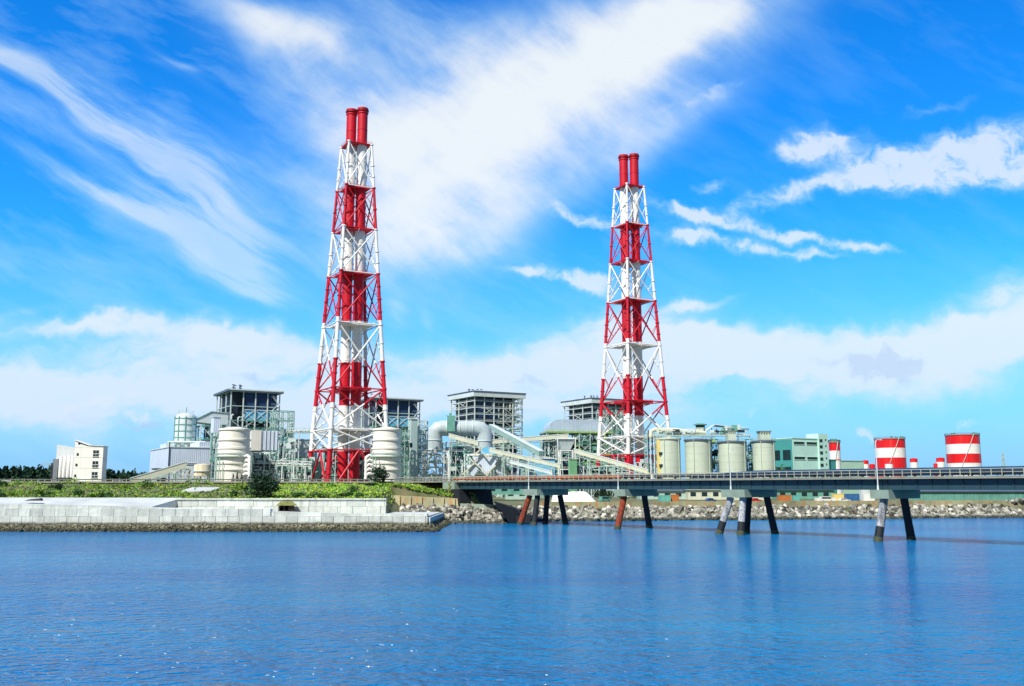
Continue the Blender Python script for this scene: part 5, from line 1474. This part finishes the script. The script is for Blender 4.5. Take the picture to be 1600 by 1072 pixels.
# ------------------------------------------------------------------ teal building
(xc, yc), w, d = plan(1206, 1241, 1281, 640)
H = Z(685, 640) - G
t = thing('teal_building', 'teal four-storey building with dark window bands, right of the silos', 'building', (xc, yc, G), ALPHA)
mb = MB(); mb.box(0, w, 0, d, 0, H); mb.build('wall', TEAL, t)
mb = MB(); mb.box(-.25, -.005, .2, d, 0, H - .5); mb.build('side_wall', DTEAL, t)  # side face darker than the front: its shade is put into the colour
for k, z in enumerate(lin(.5, H - 7, 3)[::1]):
    for x0, x1 in ((w * .06, w * .46), (w * .56, w * .96)): win(t, x0, x1, z + 3.2, z + 4.9, frame=TEAL, bands=True)
for y0, y1 in ((d * .08, d * .42), (d * .55, d * .95)):
    for z0, z1 in ((H * .62, H * .8), (H * .38, H * .5), (H * .14, H * .28)):
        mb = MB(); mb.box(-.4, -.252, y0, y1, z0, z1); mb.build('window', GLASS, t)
flat_roof(t, w, d, H, TEAL, .3, .6)
xs0 = w + .02; ws = 9.0; Ht = Z(676, 640) - G
mb = MB(); mb.box(xs0, xs0 + ws, -.8, d * .5, 0, Ht); st = mb.build('stair_tower', TEAL, t)
for k in range(9):
    z = Ht * (.06 + .1 * k); mb = MB(); mb.box(xs0 + .9, xs0 + 3.6, -.9, -.7, z, z + Ht * .05); mb.build('window', GLASS, st)
    mb = MB(); mb.box(xs0 + 6.2, xs0 + 7.2, -.9, -.7, z + 1, z + Ht * .03 + 1); mb.build('window', GLASS, st)
t = thing('round_tree', 'small green tree between rightmost silo and the teal building side wall', 'tree', (X(1224, 520), 520, G))
mb = MB(); mb.tube((0, 0, 0), (0, 0, 12), .4, .15, 7); mb.build('trunk', BARK, t)
mb = MB(); rg = random.Random(77); tuft_cloud(mb, [(p[0], p[1], p[2] + 5) for p in crown_points(700, 4.2, 12, rg)], 1.2, rg); mb.build('crown', LEAFM, t)
t, w, d, h = box_thing('low_hall', 'building', 'long low pale green hall to the right of the teal building', 1290, 1306, 1352, 720, None, 800, mat('pale_green_cladding', (.45, .66, .52), .55, .1, .1))
flat_roof(t, w, d, h, STEEL)
t, w, d, h = box_thing('pump_house', 'building', 'small dark teal block under the banded drum next to the teal building', 1296, 1299, 1308, 719, None, 660, DTEAL)
flat_roof(t, w, d, h, DTEAL)

# ------------------------------------------------------------------ red and white tanks
def tank(px0, px1, Y, stops, label, rims=True, group='red and white banded tanks', zb=None):
    r = (px1 - px0) / 2 * Y / K; x = X((px0 + px1) / 2, Y)
    t = thing('banded_tank', label, 'tank', (x, Y, 0), 0, group)
    P, mis = [], []
    for py, c in stops: P.append((r, Z(py, Y) if py < 770 else G)); mis.append(c)
    P2, m2 = [], []
    for (a, c), (b, _) in zip(zip(P, mis), zip(P[1:], mis[1:])):
        P2.append(a); m2.append(c)
    P2.append(P[-1])
    mb = MB(); mb.lathe(P2, 48, mis=m2); mb.build('shell', [WHITE, TRED], t, 30)
    zt = P[-1][1]
    if rims:
        mb = MB(); mb.lathe([(r + .02, zt - .5), (r + .5, zt - .4), (r + .5, zt + .1), (r * .97, zt + .15), (r * .4, zt + 1.2), (.1, zt + 1.4)], 48); mb.build('roof', mat('tank_roof_' + str(px0), (.35, .25, .22), .6), t, 30)
        mb = MB()
        for k in range(36):
            a = 6.283 * k / 36; c, s = math.cos(a) * (r + .3), math.sin(a) * (r + .3); mb.bar((c, s, zt), (c, s, zt + 1.4), .14)
        mb.path([((r + .3) * math.cos(a), (r + .3) * math.sin(a), zt + 1.4) for a in lin(0, 6.28, 40)], .1, 5)
        mb.build('roof_railing', DARK, t)
        rg = random.Random(px0)
        for k in range(5):
            mb = MB(); a = rg.uniform(3.3, 6.1); mb.box(r * .8 * math.cos(a), r * .8 * math.cos(a) + rg.uniform(1, 3), r * .8 * math.sin(a), r * .8 * math.sin(a) + 2, zt, zt + rg.uniform(1, 2.4)); mb.build('roof_fitting', GSTEEL, t)
        mb = MB()
        n = 26
        for k in range(n):
            a0, a1 = R(200 + 3.2 * k), R(200 + 3.2 * (k + 1)); z0, z1 = G + (zt - G) * k / n, G + (zt - G) * (k + 1) / n
            mb.bar(((r + .6) * math.cos(a0), (r + .6) * math.sin(a0), z0), ((r + .6) * math.cos(a1), (r + .6) * math.sin(a1), z1), .35)
        mb.build('spiral_stair', LSTEEL, t)
    else:
        mb = MB(); mb.lathe([(r + .01, zt - .2), (r + .15, zt - .2), (r + .15, zt + .1), (.1, zt + .8)], 24); mb.build('roof', TRED, t, 30)
tank(1371.5, 1417, 900, [(780, 1), (715.5, 0), (700.5, 1), (686, 1)], 'big red and white banded tank behind the nearest bridge lamp')
tank(1484, 1534, 900, [(780, 0), (724, 1), (709.5, 0), (694.5, 1), (680, 1)], 'biggest red and white tank at the far right, white foot above the bridge')
tank(1298.5, 1315.5, 700, [(780, 0), (719.8, 1), (718, 0), (704.5, 1), (691, 1)], 'narrow red-topped white drum next to the teal stair tower')
for a, b, stops, lab in ((1348, 1359, [(780, 0), (725.5, 1), (720, 1)], 'tiny red-topped white tank just left of the lamp-side banded tank'), (1360, 1369, [(780, 1), (726, 1)], 'low all-red tank tucked against the lamp-side banded tank'),
                         (1385, 1397, [(780, 0), (726.5, 0), (724.5, 0)], 'low plain white tank in front of the lamp-side banded tank'), (1424.5, 1436, [(780, 0), (722.5, 1), (717, 1)], 'small red-topped tank right after the lamp-side banded tank'),
                         (1461, 1467, [(780, 1), (725, 1)], 'smallest red tank peeping over the bridge between the big tanks'), (1466, 1478.5, [(780, 0), (722, 1), (716, 1)], 'small red-topped tank just left of the biggest tank')):
    tank(a, b, 860 if a != 1385 else 780, stops, lab, False, 'small tanks among the big ones')
t = thing('transmission_pylon', 'faint grey lattice power pylon far off at the right', 'pylon', (X(1571, 1500), 1500, G))
H = Z(707, 1500) - G; mb = MB()
for k in range(9):
    z0, z1 = H * k / 9, H * (k + 1) / 9; r0, r1 = 4.5 * (1 - k / 9) + .5, 4.5 * (1 - (k + 1) / 9) + .5
    for sx, sy, ex, ey in ((-1, -1, 1, -1), (1, -1, 1, 1), (1, 1, -1, 1), (-1, 1, -1, -1)):
        mb.bar((sx * r0, sy * r0, z0), (sx * r1, sy * r1, z1), .35); mb.bar((sx * r0, sy * r0, z0), (ex * r1, ey * r1, z1), .25); mb.bar((ex * r0, ey * r0, z0), (sx * r1, sy * r1, z1), .25)
mb.build('mast', STEEL, t)
for z in (.68, .82, .95):
    mb = MB(); mb.bar((-6, 0, H * z), (6, 0, H * z), .4); mb.bar((-6, 0, H * z), (0, 0, H * z + 2), .25); mb.bar((6, 0, H * z), (0, 0, H * z + 2), .25); mb.build('cross_arm', STEEL, t)

# ------------------------------------------------------------------ white office block on the left
Yo = 410
t = thing('office_block', 'white block with a slanting roof line standing alone at the far left', 'building', (X(113, Yo), Yo, 0), R(6))
k = Yo / K; zz = lambda py: Z(py, Yo)
mb = MB(); mb.prism([(-2.0 * k, G), (43 * k, G), (43 * k, zz(697)), (21 * k, zz(696)), (0, zz(688))], 0, 6); mb.build('wall', OFFICE, t)
mb = MB(); mb.prism([(-.4, zz(688) + .02), (21 * k, zz(696) + .02), (43.6 * k, zz(697) + .02), (43.6 * k, zz(696.3)), (21 * k, zz(695.3)), (-.4, zz(687.2))], -.4, 6.4); mb.build('roof', OFFICE, t)
mb = MB(); mb.prism([(7 * k, zz(693)), (19 * k, zz(696.9)), (19 * k, zz(696.1)), (7 * k, zz(691.6))], -.1, .1); mb.build('roof_slot', GLASS, t)
for za, zb_ in ((708.5, 703.5), (713, 710.5), (725.5, 720.5), (730, 727.5), (742.5, 737.5), (746.5, 744.3)): 
    mb = MB(); mb.box(28 * k, 36.5 * k, -.1, .3, zz(za), zz(zb_)); wo_ = mb.build('window', GLASS, t)
    mb = MB(); mb.box(27.5 * k, 37 * k, -.35, .1, zz(za) - .22, zz(za) - .01); mb.box(32.2 * k, 32.6 * k, -.14, -.102, zz(za), zz(zb_)); mb.build('sill', OFFGREY, wo_)
for za, zb_, x in ((712, 708, 3.2), (728.5, 724.5, 2.4), (745.5, 741.5, 1.6), (694.5, 691, 4.5)):
    mb = MB(); mb.box(x * k, (x + 3) * k, -.1, .3, zz(za), zz(zb_)); mb.build('window', GLASS, t)
for py in (699.5, 714.5, 731.5):
    mb = MB(); mb.box(-1.9 * k, 43 * k + .06, -.05, -.005, zz(py), zz(py) + .12); mb.build('string_course', OFFGREY, t)
mb = MB(); mb.box(10 * k, 22 * k, -1.6, -.05, zz(757), zz(752)); mb.build('porch', OFFGREY, t)
t = thing('side_annex', 'grey annex with white vertical cylinders joined left of the white office block', 'building', (X(80.5, 418), 418, 0), R(6))
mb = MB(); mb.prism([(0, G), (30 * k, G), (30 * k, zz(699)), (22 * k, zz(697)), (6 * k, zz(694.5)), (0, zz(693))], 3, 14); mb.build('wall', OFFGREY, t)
mb = MB(); mb.box(-.8, 5.4 * k, 1.5, 9, G, zz(716)); mb.build('dark_shaft', mat('grey_shaft', (.20, .23, .25), .7), t)
for i in range(4):
    cx = (10 + 6 * i) * k; rr = 2.7 * k; mb = MB(); mb.lathe([(rr * .5, zz(751)), (rr, zz(745)), (rr, zz(713)), (rr * .6, zz(711.5)), (.05, zz(711.2))], 18, (cx, 1.2)); mb.build('cylinder', WHITE, t, 40)
mb = MB(); mb.box(6 * k, 30 * k, -.6, 2.9, zz(747.5), zz(746.0)); mb.build('canopy', DARK, t)
mb = MB(); mb.box(8 * k, 14 * k, 2.9, 3.02, zz(757), zz(750)); mb.box(18 * k, 27 * k, 2.9, 3.02, zz(757), zz(750)); mb.build('opening', GLASS, t)
t = thing('jib_crane', 'thin grey jib crane post left of the office annex', 'crane', (X(79, 408), 408, G))
mb = MB(); mb.box(-.35, .35, -.35, .35, 0, Z(723.5, 408) - G); mb.build('post', DARK, t)
mb = MB(); mb.box(-3.8, .5, -.3, .3, Z(726.5, 408) - G, Z(724, 408) - G); mb.build('jib', mat('crane_grey_paint', (.30, .38, .42), .6), t)
# low things behind the scrub at the left
rg = random.Random(9)
t = thing('concrete_slope', 'pale grey concrete slab on the bank left of the big dark bush', 'slab', (X(322, 318), 314, 0))
mb = MB(); mb.hexa([(-5, -5, 8.8), (4.5, -5, 8.8), (5.5, 3, 10), (-4, 3, 10)], [(-5, -5, 10.1), (4.5, -5, 10.15), (5.5, 3, 11.15), (-4, 3, 11.15)]); mb.build('slab', CONCT, t)
def vehicle(px, py, Y, rz, m, label, L_=4.4, van=False):
    z = land(X(px, Y), Y) if Y < 372 or px > 700 else G
    t = thing('parked_van' if van else 'parked_car', label, 'van' if van else 'car', (X(px, Y), Y, z + .02 if py is None else Z(py, Y)), R(rz), None)
    hh = 2.1 if van else 1.45
    mb = MB(); a = L_ / 2
    if van: mb.prism([(-a, .4), (a, .4), (a, 1.1), (a - .5, 1.25), (a - 1.1, hh), (-a, hh)], -.9, .9)
    else: mb.prism([(-a, .35), (a, .35), (a, .8), (a - 1.1, .92), (a - 1.9, hh), (-a + .9, hh), (-a + .1, .95), (-a, .9)], -.85, .85)
    mb.build('body', m, t)
    mb = MB()
    if van: mb.prism([(-a + .3, 1.25), (a - .75, 1.25), (a - 1.15, hh - .2), (-a + .3, hh - .2)], -.92, .92)
    else: mb.prism([(-a + .45, .95), (a - 1.35, .95), (a - 1.95, hh - .1), (-a + 1.0, hh - .1)], -.87, .87)
    mb.build('side_glass', GLASS, t)
    for sx in (-1, 1):
        for sy in (-1, 1):
            mb = MB(); mb.tube((sx * a * .62, sy * .72, .33), (sx * a * .62, sy * .92, .33), .33, None, 14); mb.build('wheel', TYRE, t, 40)
vehicle(168, 758, 400, 10, WHITE, 'white car parked right of the white office block, above the scrub')
vehicle(185, 758.5, 400, 8, mat('silver_car_paint', (.4, .42, .45), .3, .05, .3, metal=.5), 'silver van parked by the foot of the left sloping conveyor', 5, True)
vehicle(8, 759, 395, 5, WHITE, 'white van at the extreme left behind the scrub', 5.2, True)
t, w, d, h = box_thing('grey_shed', 'shed', 'low grey shed behind the scrub left of the office block', 30, 34, 66, 757, None, 400, mat('dull_shed_sheet', (.22, .30, .30), .6, .15, .2, ribs=.8))
flat_roof(t, w, d, h, ROOF)

# ------------------------------------------------------------------ the yard seen under the bridge
def crate_row(px, py, Y, L_, h, m, label, name='shipping_container', cat='container', rz=4):
    z = Z(py, Y)
    z = land(X(px, Y), Y)
    t = thing(name, label, cat, (X(px, Y), Y, z), R(rz))
    mb = MB(); mb.box(0, L_, 0, 2.4, .15, h); mb.build('body', m, t)
    mb = MB()
    for x in (0, L_ - .25):
        for y in (-.06, 2.21): mb.box(x, x + .25, y, y + .25, 0, h + .06)
    mb.box(.26, L_ - .26, -.05, 0, h - .2, h + .03); mb.box(.26, L_ - .26, -.05, 0, .1, .35); mb.build('corner_frame', m, t)
    mb = MB(); mb.box(L_ + .01, L_ + .08, .15, 1.15, .4, h - .25); mb.box(L_ + .01, L_ + .08, 1.25, 2.25, .4, h - .25); mb.build('door', m, t)
crate_row(1217, 0, 392, 5.2, 2.6, ORANGE, 'orange container under the bridge right of the four-legged pier')
crate_row(1239, 0, 390, 2.6, 2.5, CTEAL, 'small teal container just right of the orange container')
crate_row(1275, 0, 392, 8, 1.5, WHITE, 'long low white container under the bridge, between teal box and blue one')
crate_row(1322, 0, 400, 5.5, 3.0, CBLUE, 'blue container left of the nearest bridge pier')
crate_row(1348, 0, 402, 4.6, 3.3, WHITE, 'white container standing right next to the blue one')
crate_row(1302, 0, 404, 4.5, 3.0, YELLOW, 'yellow container left of the blue one under the bridge')
crate_row(1345, 0, 420, 6, 4.9, PALE, 'pale grey container in the back row, above the white one')
crate_row(1030, 0, 386, 4.5, 2.6, CTEAL, 'teal container by the rocks left of the four-legged pier')
crate_row(1048, 0, 388, 3.2, 2.8, ORANGE, 'weathered orange container below the second silo')
for px, L_, h, m, lab, Y in ((1420, 62, 3.9, SHEDG, 'long low teal-green shed under the bridge right of the nearest pier', 405), (1145, 16, 3.6, SILO, 'low pale shed behind the four-legged pier', 415), (1215, 26, 4.0, GSTEEL, 'dark green low shed under the bridge below the teal building', 440), (1000, 24, 3.6, STEEL, 'low grey-green shed behind the two-legged pier', 430), (742, 20, 4.2, GSTEEL, 'dark low shed behind the abutment', 400), (790, 14, 4.4, STEEL, 'grey-green low shed left of the white tarpaulin heap', 420), (1530, 90, 3.2, GSTEEL, 'dark green shed at the far right under the bridge', 430), (1075, 17, 4.2, CREAM, 'cream low workshop with round vents under the bridge', 425)):
    z = land(X(px, Y), Y)
    t = thing('low_shed', lab, 'shed', (X(px, Y), Y, z), R(3))
    mb = MB(); mb.box(0, L_, 0, 9, 0, h); mb.build('wall', m, t)
    mb = MB(); mb.prism([(-.5, h + .01), (L_ + .5, h + .01), (L_ + .5, h + .2), (-.5, h + .2)], -.8, 5); mb.hexa([(-.5, -.8, h + .21), (L_ + .5, -.8, h + .21), (L_ + .5, 9.5, h + .21), (-.5, 9.5, h + .21)], [(-.5, 3.8, h + 1.3), (L_ + .5, 3.8, h + 1.3), (L_ + .5, 5, h + 1.3), (-.5, 5, h + 1.3)]); mb.build('roof', PALE if m in (SILO, CREAM) else ROOF, t)
    for k in range(max(2, int(L_ / 5))):
        x = 1 + k * 5
        if x + 2.4 < L_ and m is not SHEDG: mb = MB(); mb.box(x, x + 2.4, -.08, .1, h * .35, h * .75); mb.build('window', GLASS, t)
t = thing('tarpaulin_heap', 'big white tarpaulin-covered heap under the bridge between two piers', 'heap', (X(893, 372), 372, 5.0))
mb = MB(); n = 22; m_ = 12
for j in range(m_ + 1):
    for i in range(n + 1):
        a, b = i / n, j / m_
        e = min(1, a * 14) * min(1, (1 - a) * 4) * min(1, b * 2.6) * min(1, (1 - b) * 3)
        mb.v.append((-8 + 18 * a, -4 + 9 * b, 4.6 * e ** .8 + .25 * math.sin(i * 1.9 + j) * e - .2))
mb.f = [(j * (n + 1) + i, j * (n + 1) + i + 1, (j + 1) * (n + 1) + i + 1, (j + 1) * (n + 1) + i) for j in range(m_) for i in range(n)]; mb.m = [0] * len(mb.f)
mb.build('cover', TARP, t, 50)
for i, (px, Y, col, lab) in enumerate(((1318, 384, WHITE, 'white car on the shore below the bridge by the yellow container'), (1290, 384, WHITE, 'white van on the shore under the bridge, before the long white container'), (1180, 386, TRED, 'red car parked under the bridge right of the four-legged pier'), (1110, 386, CBLUE, 'blue car under the bridge just left of the four-legged pier'), (945, 380, GSTEEL, 'dark green van next to the white heap under the bridge'))):
    vehicle(px, None, Y, 5 + 7 * i, col, lab, 4.4 if i != 1 else 5.2, i in (1, 4))
# bushes and small trees breaking up the yard's skyline under the bridge
rg = random.Random(15)
SH = [make_tree('shrub', '', '', 'ball', 3.4, 2.2, 90 + i, 260, LEAFD if i else LEAFM, .7, .1) for i in range(3)]
for i in range(46):
    px = rg.uniform(735, 1640); Y = rg.uniform(440, 470)
    c = place(rg.choice(SH), (X(px, Y), Y, 5.8), (rg.uniform(.8, 1.6), rg.uniform(.9, 1.5)), 'dark green shrub in the yard behind the sheds, seen under the bridge', 'shrubs in the yard under the bridge')
for o in SH:
    for ch in list(o.children): bpy.data.objects.remove(ch)
    bpy.data.objects.remove(o)
# pipes and stacks of steel in the yard: light poles
for i, (px, lab) in enumerate(((905, 'yard mast light under the bridge near the tarpaulin heap'),)):
    pass

# ------------------------------------------------------------------ more steel in the gaps
for i, (px, Y, w, d, py, nx, nz, navy, lab) in enumerate((
        (393, 468, 11, 6, 706, 4, 4, True, 'dark machinery rack below the boxy duct next to the left banded vessel'),
        (433, 480, 8, 6, 690, 3, 6, False, 'slim steel rack right of the big dark bush, left of the nearer chimney feet'),
        (505, 535, 12, 8, 700, 4, 5, True, 'dark pipe rack seen between the legs of the nearer chimney tower'),
        (553, 520, 7, 6, 706, 3, 4, True, 'dark fan rack between nearer chimney tower and right banded vessel'),
        (326, 500, 7, 6, 676, 2, 9, False, 'narrow green riser rack tight against the left side of the left vessel'),
        (703, 512, 9, 6, 712, 3, 4, True, 'low rack with navy panels right of the white duct support tower'),
        (838, 560, 10, 7, 716, 4, 3, False, 'low pipe rack behind the lower ends of the sloping conveyors'),
        (852, 575, 8, 8, 682, 3, 7, True, 'tall navy-backed rack at the left end of the curved silver hood'),
        (640, 560, 9, 7, 672, 3, 8, False, 'pale steel rack behind the tall grey-green shaft'),
        (1000, 520, 7, 6, 722, 2, 3, False, 'low steel rack right of the farther chimney feet'),
        (455, 500, 10, 6, 716, 4, 3, False, 'low pipe rack with a pale header in front of the filter casing'))):
    t = thing('pipe_rack', lab, 'pipe rack', (X(px, Y), Y, G), R(14))
    H = Z(py, Y) - G
    steel(t, 0, w, 0, d, 0, H, nx, 1, nz, .38, LSTEEL if i % 2 else STEEL, GSTEEL if i % 3 else LSTEEL, .5, 200 + i)
    if navy:
        mb = MB(); mb.box(.6, w - .6, 2.2, d - .3, 0, H - 1.5); mb.build('machine_house', DARK if i % 2 == 0 else NAVY, t)
    pipework(t, 0, w, -.4, 1.9, .5, H, 46, 200 + i, [STEEL, LSTEEL, GSTEEL, PALE, DARK, SILVER], .4, 24)
